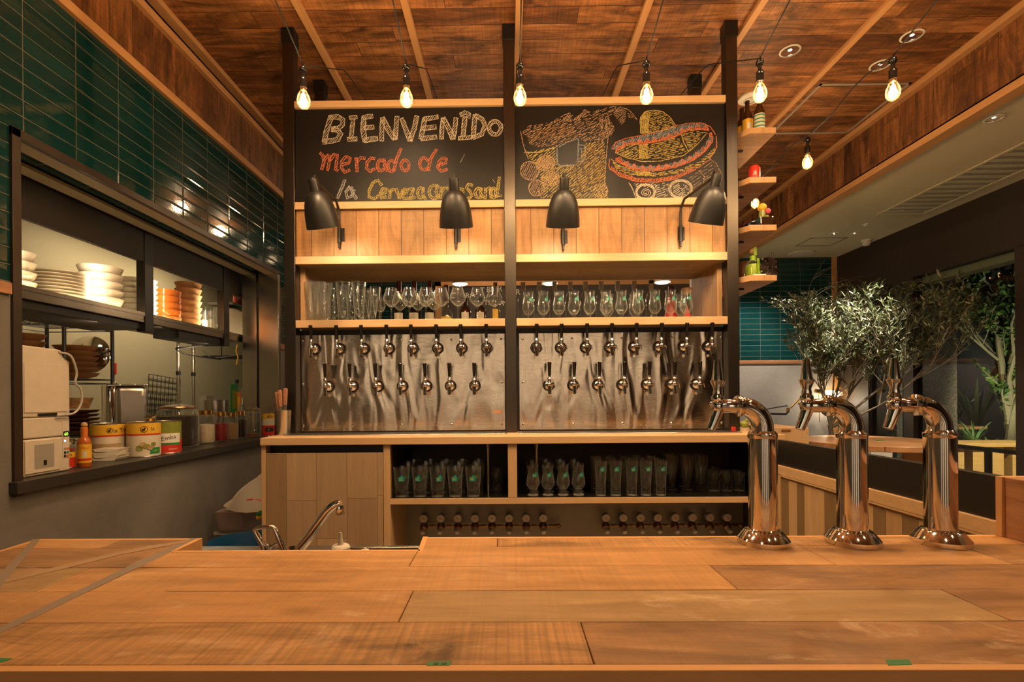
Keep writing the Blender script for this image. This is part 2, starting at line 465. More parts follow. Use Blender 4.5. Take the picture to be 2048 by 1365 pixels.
m_outwood = wood('garden_wood', [(.60,.38,.14),(.68,.45,.18)], 'x', 'z', grain=.15)
m_bowlwood = wood('bowl_wood', [(.30,.125,.04),(.40,.18,.06)], 'x', 'z', grain=.25, rough=.45)
m_bowldark = wood('bowl_dark_wood', [(.16,.06,.022),(.22,.085,.03)], 'x', 'z', grain=.25, rough=.5)
m_handlewood = wood('knife_handle_wood', [(.40,.17,.09),(.50,.23,.13)], 'z', 'x', grain=.25)
# tiles, plaster, stone
m_tileL = tiles('green_tiles_kitchen', 'y', 'z', .2488, .0678, .2432, .0208, .0026, ((.003,.026,.027),(.005,.040,.041)), (.16,.12,.07))
m_tileF = tiles('green_tiles_far', 'x', 'z', .264, .0715, .08, .02, .004, ((.002,.028,.032),(.005,.044,.048)), (.10,.11,.085))
def plaster(name, a, b, rough=.8, sc=1.6, bump=.15):
    g = G(name); x, y, z = g.xyz()
    n1 = g.noise(g.comb(x, y, z), sc, 6, .6, .8); n2 = g.noise(g.comb(x, y, z), sc*14, 4, .6)
    f = g.math('ADD', g.math('MULTIPLY', n1, .8), g.math('MULTIPLY', n2, .2))
    g.bsdf(g.ramp(f, [(.3, a), (.7, b)]), rough, 0.0, g.bump(n2, bump, .002)); return g.mat
m_conc = plaster('trowelled_mortar', (.105,.097,.086), (.195,.180,.158), .6)
m_concF = plaster('grey_mortar_far', (.23,.215,.20), (.36,.34,.32), .7)
m_white = plaster('painted_ceiling', (.58,.52,.37), (.62,.56,.40), .85, 1.0, .03)
m_beige = plaster('kitchen_paint', (.50,.43,.27), (.53,.46,.30), .8, 1.0, .03)
m_floor = plaster('mortar_floor', (.26,.22,.17), (.34,.29,.23), .5)
m_backwall = plaster('reflector_plaster', (.56,.50,.42), (.62,.56,.47), .8, 1.2, .03)
def granite():
    g = G('granite'); x, y, z = g.xyz()
    n = g.noise(g.comb(x, y, z), 60, 5, .7)
    g.bsdf(g.ramp(n, [(.38, (.12,.11,.09)), (.5, (.34,.32,.27)), (.62, (.52,.50,.44))]), .5); return g.mat
m_granite = granite()
# metals
m_chrome = plain('chrome', (.80,.78,.75), .06, 1.0, .02)
m_chromeb = plain('polished_steel', (.74,.71,.67), .075, 1.0, .02)
m_panelsteel = steel('panel_steel', (.78,.69,.58), .13, 'x', .80, .32, (6.6, 1.9))
m_steel = steel('plain_steel', (.58,.55,.50), .28, 'x', 0.0, .2)
m_steelv = steel('upright_steel', (.56,.53,.48), .25, 'z', 0.0, .2)
m_postm = steel('post_steel', (.10,.086,.072), .36, 'z', .05, .15)
m_cord = plain('cord_rubber', (.010,.009,.008), .7, 0, Specular_IOR_Level=.15)
m_black = plain('black_paint', (.012,.011,.010), .42, 0.0)
m_blackm = plain('black_metal', (.022,.020,.018), .38, .6)
m_blackgl = plain('black_gloss', (.010,.008,.007), .12, 0.0)
m_bronze = plain('dark_frame', (.055,.040,.030), .38, .5)
m_headband = plain('dark_band', (.030,.019,.013), .6)
m_brass = plain('brass', (.62,.36,.10), .25, 1.0)
m_brassd = plain('dull_brass', (.42,.24,.10), .35, 1.0)
m_shade = plain('lamp_shade_black', (.012,.011,.010), .42, 0.0)
m_shadein = plain('lamp_shade_inside', (.75,.70,.62), .4)
m_board = plain('blackboard_paint', (.011,.009,.008), .40, 0.0, .25, 3.0, Specular_IOR_Level=.27)
# plastics, ceramics, paper
m_wplastic = plain('white_plastic', (.62,.55,.45), .45)
m_gplastic = plain('grey_plastic', (.33,.30,.26), .5)
m_ceramic = plain('white_ceramic', (.80,.74,.62), .15)
m_terra = plain('orange_glaze', (.62,.17,.03), .15)
m_wicker = wood('wicker_weave', [(.45,.22,.08),(.60,.33,.14)], 'x', 'z', grain=.5, rough=.7)
m_paper = plain('cream_paper', (.62,.55,.42), .7)
m_white_l = plain('white_label', (.70,.66,.58), .6)
m_yel = plain('yellow_print', (.72,.42,.03), .5)
m_red = plain('red_print', (.55,.030,.015), .4)
m_green = plain('green_print', (.02,.20,.05), .5)
m_teal = plain('teal_print', (.0,.22,.165), .5)
m_dkprint = plain('dark_print', (.02,.017,.012), .5)
m_olive = plain('olive_print', (.20,.22,.03), .4, 0, .4, 60)
m_tan = plain('tan_print', (.42,.28,.15), .6, 0, .4, 50)
m_beans_w = plain('white_beans', (.62,.50,.33), .5, 0, .5, 130)
m_beans_r = plain('red_beans', (.22,.012,.012), .35, 0, .6, 130)
m_grain = plain('brown_grain', (.30,.17,.07), .7, 0, .6, 220)
m_chili = plain('dried_chili', (.020,.010,.007), .35, 0, .6, 60)
m_bagbeans = plain('purple_beans', (.12,.07,.055), .5, 0, .8, 260)
m_blue = plain('blue_plastic', (.012,.085,.20), .4)
m_sponge_g = plain('green_pad', (.0,.10,.02), .9)
m_sponge_y = plain('yellow_foam', (.50,.30,.02), .9)
m_tape = plain('grey_tape', (.22,.165,.125), .45)
m_greentape = plain('green_tape', (.02,.16,.05), .5)
m_cork = plain('cork', (.45,.27,.12), .8)
m_amber = plain('amber_liquid', (.55,.26,.02), .15, 0, Transmission_Weight=.0)
m_gold = plain('golden_spirit', (.60,.38,.06), .2)
m_brownglass = plain('brown_bottle_glass', (.045,.016,.004), .06)
m_redwax = plain('red_wax', (.12,.008,.006), .3)
m_winedark = plain('dark_wine_bottle', (.008,.007,.005), .06)
m_lime = plain('lime_ribbon', (.25,.42,.02), .4)
m_sauce = plain('hot_sauce', (.40,.09,.01), .2)
m_foilb = plain('dark_foil', (.045,.030,.026), .18, .7)
m_foiln = plain('blue_foil', (.015,.02,.05), .2, .5)
m_cable = plain('grey_cable', (.42,.40,.36), .5)
# glass
m_glass = clear_glass('drinking_glass')
m_glassb = clear_glass('bottle_glass_clear', (.95,.97,.94), (.50,.55,.48), .5)
m_window = clear_glass('window_pane', (.90,.93,.90), (.85,.88,.85), .3, 1.0, 0.0, 0.0)
m_bulbg = clear_glass('bulb_glass', (1.0,.93,.80), (1.0,.74,.40), .45, 1.0, .0, .2, (1.0,.75,.4))
m_greenglass = clear_glass('greenish_glass', (.86,.95,.62), (.42,.55,.16), .5)
m_plasticbag = clear_glass('clear_film', (.80,.74,.64), (.55,.48,.40), .4, 1.6, .45, .5, (.75,.66,.54))
m_tub = clear_glass('clear_tub', (.72,.62,.54), (.50,.42,.36), .4, 1.2, .4, .4, (.55,.44,.38))
m_film = clear_glass('lid_glass', (.93,.95,.92), (.50,.52,.46), .5)
# emitters
e_fil = glow('filament', (1.0, .72, .36), 160.0)
e_strip = glow('strip_lamp', (1.0, .72, .36), 16.0)
e_down = glow('downlight_glow', (1.0, .93, .80), 6.0)
e_ledg = glow('led_green', (.35, 1.0, .05), 3.0)
e_ledb = glow('led_blue', (.25, .45, 1.0), 4.0)
e_disc = glow('pendant_disc', (1.0, .85, .62), 3.0)
e_win = glow('lit_window', (1.0, .50, .22), .8)
# ---------------------------------------------------------------- the setting
XL, XW, XF, YF, YB = -1.945, 4.36, 3.0, 6.65, -3.2      # kitchen wall, window wall, fascia, far wall, wall behind the guests
OY0, OY1, SILL, HEAD = 1.938, 4.24, E - .3253, E + 1.053
DADO = E + .43
struct('floor', MB().box(-4.2, 9.0, YB, 9.5, -.1, 0), m_floor)
struct('ceiling', MB().box(XL-.02, XF+.02, YB, YF, CEIL, CEIL+.05), m_ceil)
struct('ceiling', MB().box(XF, XW+.3, YB, YF+.1, E+1.79, E+1.84), m_white)
struct('wall_back', MB().box(XL-.1, XW+.3, YB-.1, YB, 0, CEIL+.1), m_headband)
for x in (-1.75, -.55, .62, 1.75, 3.2): struct('reflector_pillar', MB().box(x-.27, x+.27, YB, YB+.12, 0, CEIL), m_backwall)  # made-up pillars behind the camera, there for chrome and steel to reflect
# kitchen wall: tiles above the dado rail, mortar below, with the serving hatch cut through
w = MB(); T = .295
w.box(XL-T, XL, YB, OY0, DADO, E+1.74); w.box(XL-T, XL, OY0, OY1, HEAD+.01, E+1.74); w.box(XL-T, XL, OY1, YF, DADO, E+1.74)
struct('wall_left', w, m_tileL)
w = MB()
w.box(XL-T, XL, YB, OY0, 0, DADO); w.box(XL-T, XL, OY0, OY1, 0, SILL-.05); w.box(XL-T, XL, OY1, YF, 0, DADO)
struct('wall_left', w, m_conc)
w = MB(); w.box(XL, XL+.014, YB, OY0-.005, DADO-.022, DADO+.024); w.box(XL, XL+.014, OY1+.01, YF, DADO-.022, DADO+.024)
struct('trim_1', w, m_block, bevel=.002)
# plank frieze above the tiles, its rails and the shadow gap under the ceiling
struct('wall_left', MB().box(XL-T, XL-.01, YB, YF, E+1.74, E+2.10), m_band)
struct('trim_2', MB().box(XL-.02, XL+.025, YB, YF, E+1.718, E+1.765), m_trim, bevel=.002)
struct('trim_3', MB().box(XL-.04, XL+.02, YB, YF, E+2.085, E+2.130), m_trim, bevel=.002)
struct('wall_left', MB().box(XL-T, XL-.10, YB, YF, E+2.10, CEIL+.05), m_band)
struct('trim_4', MB().box(XL-.03, XL+.03, YB, YF, CEIL-.035, CEIL), m_trim, bevel=.002)
# fascia between the plank ceiling and the lower painted ceiling
struct('wall_right', MB().box(XF, XF+.06, YB, YF, E+1.80, CEIL), m_band)
struct('trim_5', MB().box(XF-.025, XF+.07, YB, YF, E+1.765, E+1.815), m_trim, bevel=.002)
struct('trim_6', MB().box(XF-.05, XF+.01, YB, YF, CEIL-.045, CEIL), m_trim, bevel=.002)
# ceiling battens
for k, x in enumerate((-1.168, -.56, .085, .815, 1.46, 2.19)):
    struct('beam', MB().box(x-.021, x+.021, YB, YF, CEIL-.028, CEIL), m_beam, bevel=.002)
# far wall: tiles, rail, grey mortar
struct('wall_far', MB().box(XL-.1, XW, YF, YF+.1, E+.40, CEIL+.1), m_tileF)
struct('wall_far', MB().box(XL-.1, XW, YF, YF+.1, 0, E+.40), m_concF)
struct('trim_7', MB().box(XL, XW, YF-.014, YF, E+.385, E+.435), m_block, bevel=.002)
struct('trim_8', MB().box(XW-.07, XW-.005, YF-.02, YF, 0, E+1.79), m_beam, bevel=.002)
# window wall: dark band over the glass, dark pillar in the corner, mullions, panes
struct('wall_window', MB().box(XW, XW+.25, YB, YF+.1, E+1.235, E+1.80), m_headband)
struct('wall_window', MB().box(XW, XW+.25, 6.09, YF+.1, 0, E+1.24), m_headband)
struct('wall_window', MB().box(XW, XW+.12, YB, 4.34, 0, E+1.24), m_headband)
struct('trim_9', MB().box(XW+.0, XW+.10, 5.42, 5.55, 0, E+1.24), m_headband, bevel=.003)
struct('trim_10', MB().box(XW+.03, XW+.09, 4.34, 6.09, 0, .12), m_bronze)
for k, (y0, y1) in enumerate(((4.34, 5.42), (5.55, 6.09))):
    w = MB().box(XW+.05, XW+.058, y0, y1, .12, E+1.235)
    struct('window_%d' % (k+1), w, m_window)
struct('trim_11', MB().box(XW+.11, XW+.25, 4.34, 5.42, E+1.16, E+1.24), plain('window_head_grey', (.30,.30,.22), .6))

# hatch frame in dark steel, with the shutter slot over it
w = MB()
w.box(XL-.02, XL+.012, OY0, OY0+.036, SILL-.06, HEAD+.02)             # near upright
w.box(XL-.015, XL+.012, OY0, OY1, HEAD-.012, HEAD+.022)                    # head nosing
w.box(XL-T, XL-.01, OY0, OY0+.012, SILL, HEAD)
struct('trim_12', w, m_bronze, bevel=.001)
w = MB()
w.box(XL-.095, XL-.01, OY0+.02, OY1, HEAD-.012, HEAD+.004); w.box(XL-T, XL-.21, OY0+.02, OY1, HEAD-.012, HEAD+.004)
struct('trim_13', w, plain('hatch_soffit', (.40,.33,.20), .45, 0, .1, 6))
struct('trim_14', MB().box(XL-.215, XL-.09, OY0+.02, OY1-.07, HEAD+.03, HEAD+.06), m_black)
w = MB()
w.box(XL-.155, XL+.012, OY1-.03, OY1+.012, SILL-.02, HEAD); w.box(XL-T, XL-.175, OY1-.03, OY1+.012, SILL-.02, HEAD)
struct('trim_15', w, m_steelv, bevel=.002)
struct('trim_16', MB().box(XL-.18, XL-.15, OY1-.01, OY1+.01, SILL-.02, HEAD), m_black)
# sill slab: dark steel ledge that runs into the kitchen
struct('sill', MB().box(XL-.62, XL+.035, OY0-.012, OY1-.03, SILL-.048, SILL), plain('dark_ledge', (.045,.040,.036), .35, .3), bevel=.002)
# kitchen room
KX, KY0, KY1 = -3.6, .6, 7.4
w = MB()
w.box(KX-.1, KX, KY0, KY1, 0, E+1.5); w.box(KX, XL-T, KY1, KY1+.1, 0, E+1.5); w.box(KX, XL-T, KY0-.1, KY0, 0, E+1.5)
struct('wall_kitchen', w, m_beige)
struct('ceiling', MB().box(KX, XL-T, KY0, KY1, E+1.45, E+1.5), m_white)
lamp('AREA', (-3.05, 4.6, E+1.43), 22, (1.0, .80, .52), (.25, 1.6), (-3.05, 4.6, 0), name='kitchen_fill_light')  # unseen area lights added to brighten the kitchen, no fixture
lamp('AREA', (-3.0, 2.4, E+1.43), 5, (1.0, .78, .48), (.25, 1.0), (-3.0, 2.4, 0), name='kitchen_fill_light')

# ---------------------------------------------------------------- fittings in the ceilings
def downlight(x, y, z, r, label, group, tilt=0):
    t = thing('recessed_downlight', label, 'ceiling light', (x, y, z), 0, group)
    MB().lathe([(r, 0), (r*1.02, -.004), (r*.86, -.007), (r*.84, 0)], 28, cap=False).build('trim_ring', m_white_l, t)
    MB().lathe([(r*.85, -.004), (r*.75, .02), (r*.45, .032), (0, .034)], 28, cap=False).build('reflector', m_chrome, t)
    MB().lathe([(0, .0), (r*.40, .004), (r*.44, .03)], 14, cap=False).build('lamp_capsule', e_down, t)
    return t
for k, (px, py, g) in enumerate(((1580, 101, 'far'), (1824, 71, 'near'), (1760, 130, 'mid'))):
    p = WZ(px, py, CEIL - .002)
    lab = ('chrome recessed downlight in plank ceiling above the hanging shelves', 'chrome recessed downlight in plank ceiling closest to the window side', 'chrome recessed downlight in plank ceiling just behind a hanging bulb')[k]
    downlight(p.x, p.y, CEIL - .002, .062, lab, 'downlights in the plank ceiling')
for k, (px, py, r, lab) in enumerate(((1988, 236, .055, 'lone recessed downlight in painted ceiling beside the slatted air grille'),
        (1668, 467, .045, 'small recessed downlight in painted ceiling closer to the plank fascia'), (1709, 467, .045, 'small recessed downlight in painted ceiling closer to the smoke detector'))):
    p = WZ(px, py, E + 1.79 - .002)
    downlight(p.x, p.y, E + 1.788, r, lab, 'downlights in the painted ceiling')
for k, (x, y) in enumerate(DOWN):
    downlight(x, y, CEIL - .002, .062, 'recessed downlight in plank ceiling over the counter, out of the picture', 'downlights over the counter')
for y in (5.56, 6.35):
    downlight(-.25, y, CEIL - .002, .062, 'recessed downlight in plank ceiling hidden behind the blackboards', 'downlights behind the blackboards')
    lamp('POINT', (-.25, y, CEIL - .10), 14, WARM, .05, name='downlight_and_fill_light')
# air grille in the painted ceiling
a, b = WZ(1760, 427, E+1.788), WZ(2048, 292, E+1.788)
t = thing('air_grille', 'long slatted air conditioning grille set in the painted ceiling', 'air vent', (a.x+.22, (a.y+2.2)/2, E+1.788))
y0, y1 = 2.1-t.location.y, a.y-t.location.y
fr = MB()
for x0, x1, ya, yb in ((-.24,-.21,y0,y1), (.21,.24,y0,y1), (-.24,.24,y0-.03,y0), (-.24,.24,y1,y1+.03)): fr.box(x0, x1, ya, yb, -.008, 0)
fr.build('frame', m_white, t)
sl = MB(); n = 30
for i in range(n):
    yy = y0 + (y1-y0)*(i+.5)/n
    sl.box(-.21, .21, yy-.028, yy+.018, -.004, -.001)
sl.build('slats', plain('grille_slats', (.55,.54,.40), .6), t)
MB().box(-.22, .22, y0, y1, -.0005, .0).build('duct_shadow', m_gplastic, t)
# detectors and hatches
p = WZ(1733, 480, E+1.788)
t = thing('smoke_detector', 'round white smoke detector hanging from the painted ceiling', 'smoke detector', p)
MB().lathe([(.055,0),(.055,-.018),(.045,-.024)], 24).build('base', m_white_l, t)
MB().lathe([(.042,-.024),(.042,-.05),(.03,-.066),(0,-.068)], 24).build('sensor_head', m_white_l, t)
p = WZ(1602, 507, E+1.788)
t = thing('ceiling_speaker', 'round flat white speaker cover in painted ceiling near the green tiled wall', 'speaker', p)
MB().lathe([(.16,0),(.16,-.008),(.14,-.012),(0,-.012)], 32).build('cover', m_white_l, t)
p = WZ(1731, 449, E+1.788)
t = thing('sprinkler_head', 'tiny round sprinkler cap in painted ceiling beyond the air grille', 'sprinkler', p)
MB().lathe([(.035,0),(.033,-.006),(.012,-.008),(.012,-.02),(0,-.02)], 18).build('cap', m_white_l, t)
p = WZ(1500, 196, CEIL-.001)
t = thing('ceiling_sensor', 'flat round cream sensor on plank ceiling behind the brown bottles', 'sensor', p)
MB().lathe([(.085,0),(.083,-.012),(.05,-.02),(0,-.02)], 28).build('cover', m_white_l, t)
MB().lathe([(.045,-.0195),(.045,-.023),(.040,-.023),(.040,-.0195)], 28, cap=False).build('ring', m_gplastic, t)
def hatch(name, label, quad, z, mat):
    pts = [WZ(x, y, z) for x, y in quad]
    c = sum(pts, Vector())/4
    x0, x1 = min(p.x for p in pts), max(p.x for p in pts); y0, y1 = min(p.y for p in pts), max(p.y for p in pts)
    m = MB(); k = .018
    for a in ((x0, x1, y0, y0+k), (x0, x1, y1-k, y1), (x0, x0+k, y0, y1), (x1-k, x1, y0, y1)): m.box(a[0]-c.x, a[1]-c.x, a[2]-c.y, a[3]-c.y, -.004, 0)
    return solo(name, label, 'access hatch', m, mat, c)
hatch('access_hatch_frame', 'thin grey frame of a square access hatch in the plank ceiling', ((1640, 168), (1820, 168), (1690, 266), (1560, 266)), CEIL-.001, m_gplastic)
hatch('access_hatch_frame', 'thin square hatch outline in painted ceiling beside the speaker cover', ((1622, 476), (1688, 476), (1660, 492), (1600, 492)), E+1.788, m_gplastic)
# ---------------------------------------------------------------- back bar: posts, boards, shelves, tap panels
YU = 3.0
PW = .068
PXL = [WY(x, 791, YU).x for x in (569.6, 1011.4, 1457.0)]
zc = CEIL
def post(x, y, label):
    t = thing('steel_post', label, 'post', (x, y, 0), 0, 'posts of the back bar frame')
    MB().box(0, PW, 0, PW, E-.2245, zc-.075).build('shaft', m_postm, t, bevel=.003)
    MB().box(-.004, PW+.004, -.004, PW+.004, zc-.095, zc-.0).build('cap', m_blackm, t, bevel=.002)
    return t
for k, x in enumerate(PXL):
    post(x, YU, ('dark steel post beside the lettered blackboard and the kitchen hatch', 'dark steel post between the two blackboards', 'dark steel post carrying the four little hanging shelves')[k])
post(PXL[0], 3.50, 'dark steel post behind the lettered blackboard, only its top in view')
post(PXL[2]-.02, 3.50, 'dark steel post behind the sombrero blackboard, only its top in view')

eT1, eT0, eB0, eB1, eP0, eS1, eS0 = 1.785, 1.745, 1.175, 1.132, .846, .846, .799
e2t, e2b = .462, .416
bays = [(PXL[0]+PW+.001, PXL[1]-.001), (PXL[1]+PW+.001, PXL[2]-.001)]
YB0 = YU + .022            # face of boards and planks
boards = []
for k, (x0, x1) in enumerate(bays):
    t = thing('chalkboard', ('wide blackboard with chalk greeting in three lines, framed in pale wood', 'wide blackboard with chalk drawing of a sombrero and barrel, framed in pale wood')[k], 'blackboard', (x0, YB0, E+eB1), 0, 'blackboards over the taps')
    z = lambda e: e - eB1
    MB().box(0, x1-x0, 0, .018, z(eB0)-.004, z(eT0)+.004).build('board', m_board, t)
    MB().box(0, x1-x0, -.020, .03, z(eT0), z(eT1)).build('top_rail', m_oak, t, bevel=.0015)
    MB().box(0, x1-x0, -.020, .03, z(eB1), z(eB0)).build('bottom_rail', m_oak, t, bevel=.0015)
    boards.append(t)
    solo('plank_panel', ('upright plank panel under the lettered blackboard, two lamps fixed to it', 'upright plank panel under the sombrero blackboard, two lamps fixed to it')[k], 'wood panel',
         MB().box(0, x1-x0, 0, .025, 0, eB1-eP0), m_panel, (x0, YB0, E+eP0), 'plank panels')
    L, D = x1-x0, .50
    t = thing('glass_shelf', ('deep wooden shelf holding tall glasses and wine glasses above the taps', 'deep wooden shelf holding stemmed beer glasses with green print')[k], 'shelf', (x0, YU, E+e2b), 0, 'glass shelves above the tap panels')
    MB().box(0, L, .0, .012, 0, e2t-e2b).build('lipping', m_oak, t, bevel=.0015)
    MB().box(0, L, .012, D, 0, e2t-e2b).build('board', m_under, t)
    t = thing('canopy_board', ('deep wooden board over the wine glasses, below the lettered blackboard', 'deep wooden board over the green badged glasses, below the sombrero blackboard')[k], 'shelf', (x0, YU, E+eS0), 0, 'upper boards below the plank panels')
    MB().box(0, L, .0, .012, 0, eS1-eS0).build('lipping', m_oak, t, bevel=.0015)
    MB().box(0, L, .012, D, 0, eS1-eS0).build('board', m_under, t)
    xs_ = 0 if k == 0 else L-.03
    solo('side_board', ('upright wooden side board of the shelf beside the tall glasses', 'upright wooden side board of the shelf beside the corked jar')[k], 'side board', MB().box(0, .03, .075, D, 0, eS0-e2t), m_side, (x0+xs_, YU, E+e2t))
ZS2 = E + e2t

# tap panels of brushed steel
YP = YU + .075
CT = E - .225
pan = []
for k, (xa, xb) in enumerate(((598.5, 1010), (1038.5, 1450))):
    x0, x1 = WY(xa, 760, YP).x, WY(xb, 760, YP).x
    t = thing('tap_panel', ('brushed steel tap panel under the wine glasses, beside the knife pot', 'brushed steel tap panel under the green printed glasses')[k], 'tap panel', ((x0+x1)/2, YP, CT), 0, 'steel tap panels')
    L = (x1-x0)/2; H = .605
    MB().box(-L, L, 0, .004, .012, H).build('sheet', m_panelsteel, t, bevel=.001)
    MB().box(-L-.03, L+.03, .006, .03, 0, H+.03).build('backing', m_black, t)
    for i in range(5):
        for j in range(3):
            if j == 1 and i not in (0, 4): continue
            xx = -L+.022 + (2*L-.044)*i/4; zz = (.045, H/2-.0, H-.035)[j]
            MB().along([(.0075,0),(.0075,.002),(.005,.004),(0,.0045)], (xx, 0, zz), (0,-1,0), 12).build('screw', m_chromeb, t)
    pan.append((t, x0, x1))
m_dl = MB().box(0, .062, -.0005, 0, 0, .022)
p = WY(996, 824, YP-.001)
solo('paper_sticker', 'small orange sticker low on the steel panel near the centre post', 'sticker', MB().box(-.028, .028, -.001, 0, -.010, .010), plain('sticker_orange', (.62,.30,.16), .6), p)
solo('paper_tag', 'grey paper tag hung on a tap beside the centre post', 'tag', MB().box(-.026, .026, -.001, 0, -.010, .010), m_gplastic, WY(1100, 762, YP-.062))

def make_tap(name, label, x, z, k, num, group):
    """one beer faucet: black collar, chrome shank, body, spout, side lever, black handle"""
    t = thing(name, label, 'beer tap', (x, YP-.001, z), 0, group)
    MB().along([(.0,0),(.036,0),(.036,.006),(.031,.012),(.0,.012)], (0,0,0), (0,-1,0), 24).build('collar', m_blackgl, t)
    MB().along([(.027,.012),(.027,.022),(.022,.030),(.013,.034),(.012,.058)], (0,0,0), (0,-1,0), 20).build('shank', m_chrome, t)
    b = MB(); b.ball((0,-.066,.004), .0155, 18); b.along([(.0125,0),(.0105,.02),(.012,.024)], (0,-.066,.012), (0,0,1), 16)
    b.build('body', m_chrome, t)
    MB().along([(.0125,0),(.0115,.03),(.0095,.052),(.0085,.052),(.0085,.03)], (0,-.066,-.002), (0,-.22,-1), 18).build('spout', m_chrome, t)
    MB().along([(.0125,0),(.0135,.003),(.010,.009),(.0075,.016),(.008,.020)], (0,-.066,.036), (0,-.06,1), 16).build('ferrule', m_chrome, t)
    MB().along([(.0078,0),(.0115,.070),(.0125,.080),(.0105,.083),(0,.084)], (0,-.0675,.055), (0,-.09,1), 18).build('handle', m_blackgl, t)
    s = MB(); s.cyl((.010,-.060,.0), (.026,-.060,.002), .0045, .0035, 10); s.tube([(.026,-.060,.008),(.030,-.060,-.004),(.032,-.060,-.018)], [.0035,.003,.002], 8)
    s.build('side_lever', m_chrome, t)
    b = MB().along([(.0085,0),(.0085,.0015),(0,.0015)], (0.002,0,-.054), (0,-1,0), 18).build('number_badge', m_white_l, t)
    q = MB(); text_flat(q, str(num), .0105, (0.002,-.0021,-.054)); q.build('number', m_dkprint, b, flat=True, recalc=False)
    return t
TOPX = [(631,681,729.5,778.8,826.7,876,923.8,973.7), (1072.3,1120.9,1170.7,1219.3,1267.4,1316.4,1365.7,1414.8)]
BOTX = [(658.5,707,757,805.5,853.6,901.4,950), (1097.2,1145.8,1195.1,1243.7,1292.8,1342,1391.1)]
num = 0
for k in range(2):
    for row, xs in enumerate((TOPX[k], BOTX[k])):
        for i, px in enumerate(xs):
            num += 1
            py = (699 - .0063*(px-620)) if row == 0 else (774 - .0063*(px-650))
            p = WY(px, py, YP)
            side = ('the wine glasses', 'the green printed glasses')[k]
            far = ('the kitchen hatch', 'the centre post')[k]
            lab = 'black-handled chrome tap, %s row below %s, %s from %s' % (('upper','lower')[row], side, ORD[i], far)
            make_tap('beer_tap', lab, p.x, p.z, k, num, 'beer taps on the steel panels')

# ---------------------------------------------------------------- worktop, drip trays, base cabinets
YC = 2.717
cx0, cx1 = WY(520, 877, YC).x, 1.50
solo('worktop', 'continuous oak worktop under the tap panels', 'worktop', MB().box(0, cx1-cx0, 0, .86, -.040, 0), m_oak, (cx0, YC, CT), bevel=.002)
# perforated drip trays
for k, (t_, x0, x1) in enumerate(pan):
    t = thing('drip_tray', ('perforated steel drip tray below the taps beside the knife pot', 'perforated steel drip tray below the taps under the green printed glasses')[k], 'drip tray', ((x0+x1)/2, 2.955, CT), 0, 'steel drip trays')
    L = (x1-x0)/2 + .01
    MB().box(-L, L, -.085, .085, .0, .005).build('pan', m_steel, t, bevel=.002)
    m = MB()
    for i in range(90):
        for j in range(5):
            xx = -L+.03 + (2*L-.06)*i/89; yy = -.06 + .03*j
            m.box(xx-.0045, xx+.0045, yy-.008, yy+.008, .0052, .0056)
    m.build('perforation', m_black, t, flat=True)
CF = YC + .012
gx0, gx1 = WY(531, 950, CF).x, WY(767, 950, CF).x
gx2 = WY(780, 950, CF).x
zT = CT-.041
t = thing('base_cabinet', 'closed oak cabinet with plank door under the worktop beside the kitchen wall', 'cabinet', (cx0, CF, 0))
MB().box(0, gx0-cx0, 0, .55, .0, zT).build('side_panel', m_oakv, t, bevel=.0015)
MB().box(gx1-cx0, gx2-cx0, 0, .55, 0, zT).build('side_panel', m_oakv, t, bevel=.0015)
w = MB(); w.box(gx0-cx0, gx1-cx0, .06, .55, .1, zT); w.build('inside', m_black, t)
dz = WY(640, 907, CF).z
MB().box(gx0-cx0+.003, gx1-cx0-.003, .0, .02, .08, dz).build('door', m_door, t, bevel=.001)
t = thing('shelf_cabinet', 'open oak cabinet with a shelf of glasses and gas regulators below', 'cabinet', (gx2, CF, 0))
X1 = cx1 - gx2
zs1, zs0 = E-.560, E-.594
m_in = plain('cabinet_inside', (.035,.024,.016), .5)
m_inst = plain('cabinet_steel', (.30,.27,.21), .42, .6)
w = MB(); w.box(0, X1, .62, .64, zs0, zT); w.build('back_panel', m_in, t)
w = MB(); w.box(0, X1, .44, .46, .0, zs0); w.build('regulator_board', m_inst, t)
MB().box(0, .004, .03, .62, zs1, zT).build('side_panel', m_in, t); MB().box(X1-.02, X1, .0, .62, 0, zT).build('side_panel', m_in, t)
MB().box(0, X1-.02, .0, .014, zs0, zs1-.002).build('shelf_lipping', m_oak, t, bevel=.001)
MB().box(0, X1-.02, .014, .62, zs0, zs1-.003).build('shelf_board', m_in, t)
MB().box(0, X1-.02, .004, .62, zs1-.002, zs1).build('shelf_plate', plain('shelf_steel', (.30,.28,.24), .25, 1.0), t)
dx0, dx1 = WY(1016, 940, CF).x-gx2, WY(1034, 940, CF).x-gx2
MB().box(dx0, dx1, 0, .55, zs1, zT).build('divider', m_oakv, t, bevel=.001)
for k, (px, lab) in enumerate(((976.5, 'braided steel hose hanging behind the printed pint glasses'), (1073, 'braided steel hose hanging in front of the stemmed glasses, beside the shelf divider'))):
    p = WY(px, 940, 2.93)
    t = thing('braided_hose', lab, 'hose', (p.x, 2.93, zs1), 0, 'hoses in the cabinet')
    m = MB(); H = zT - zs1 - .03; N = 60
    m.lathe([(.0095 + .0012*(i % 2), H*i/N) for i in range(N+1)], 12)
    m.build('hose', m_steelv, t); MB().lathe([(.0125, H-.012), (.0125, H+.012), (.016, H+.014), (.016, H+.028)], 8).build('coupling', m_steelv, t)

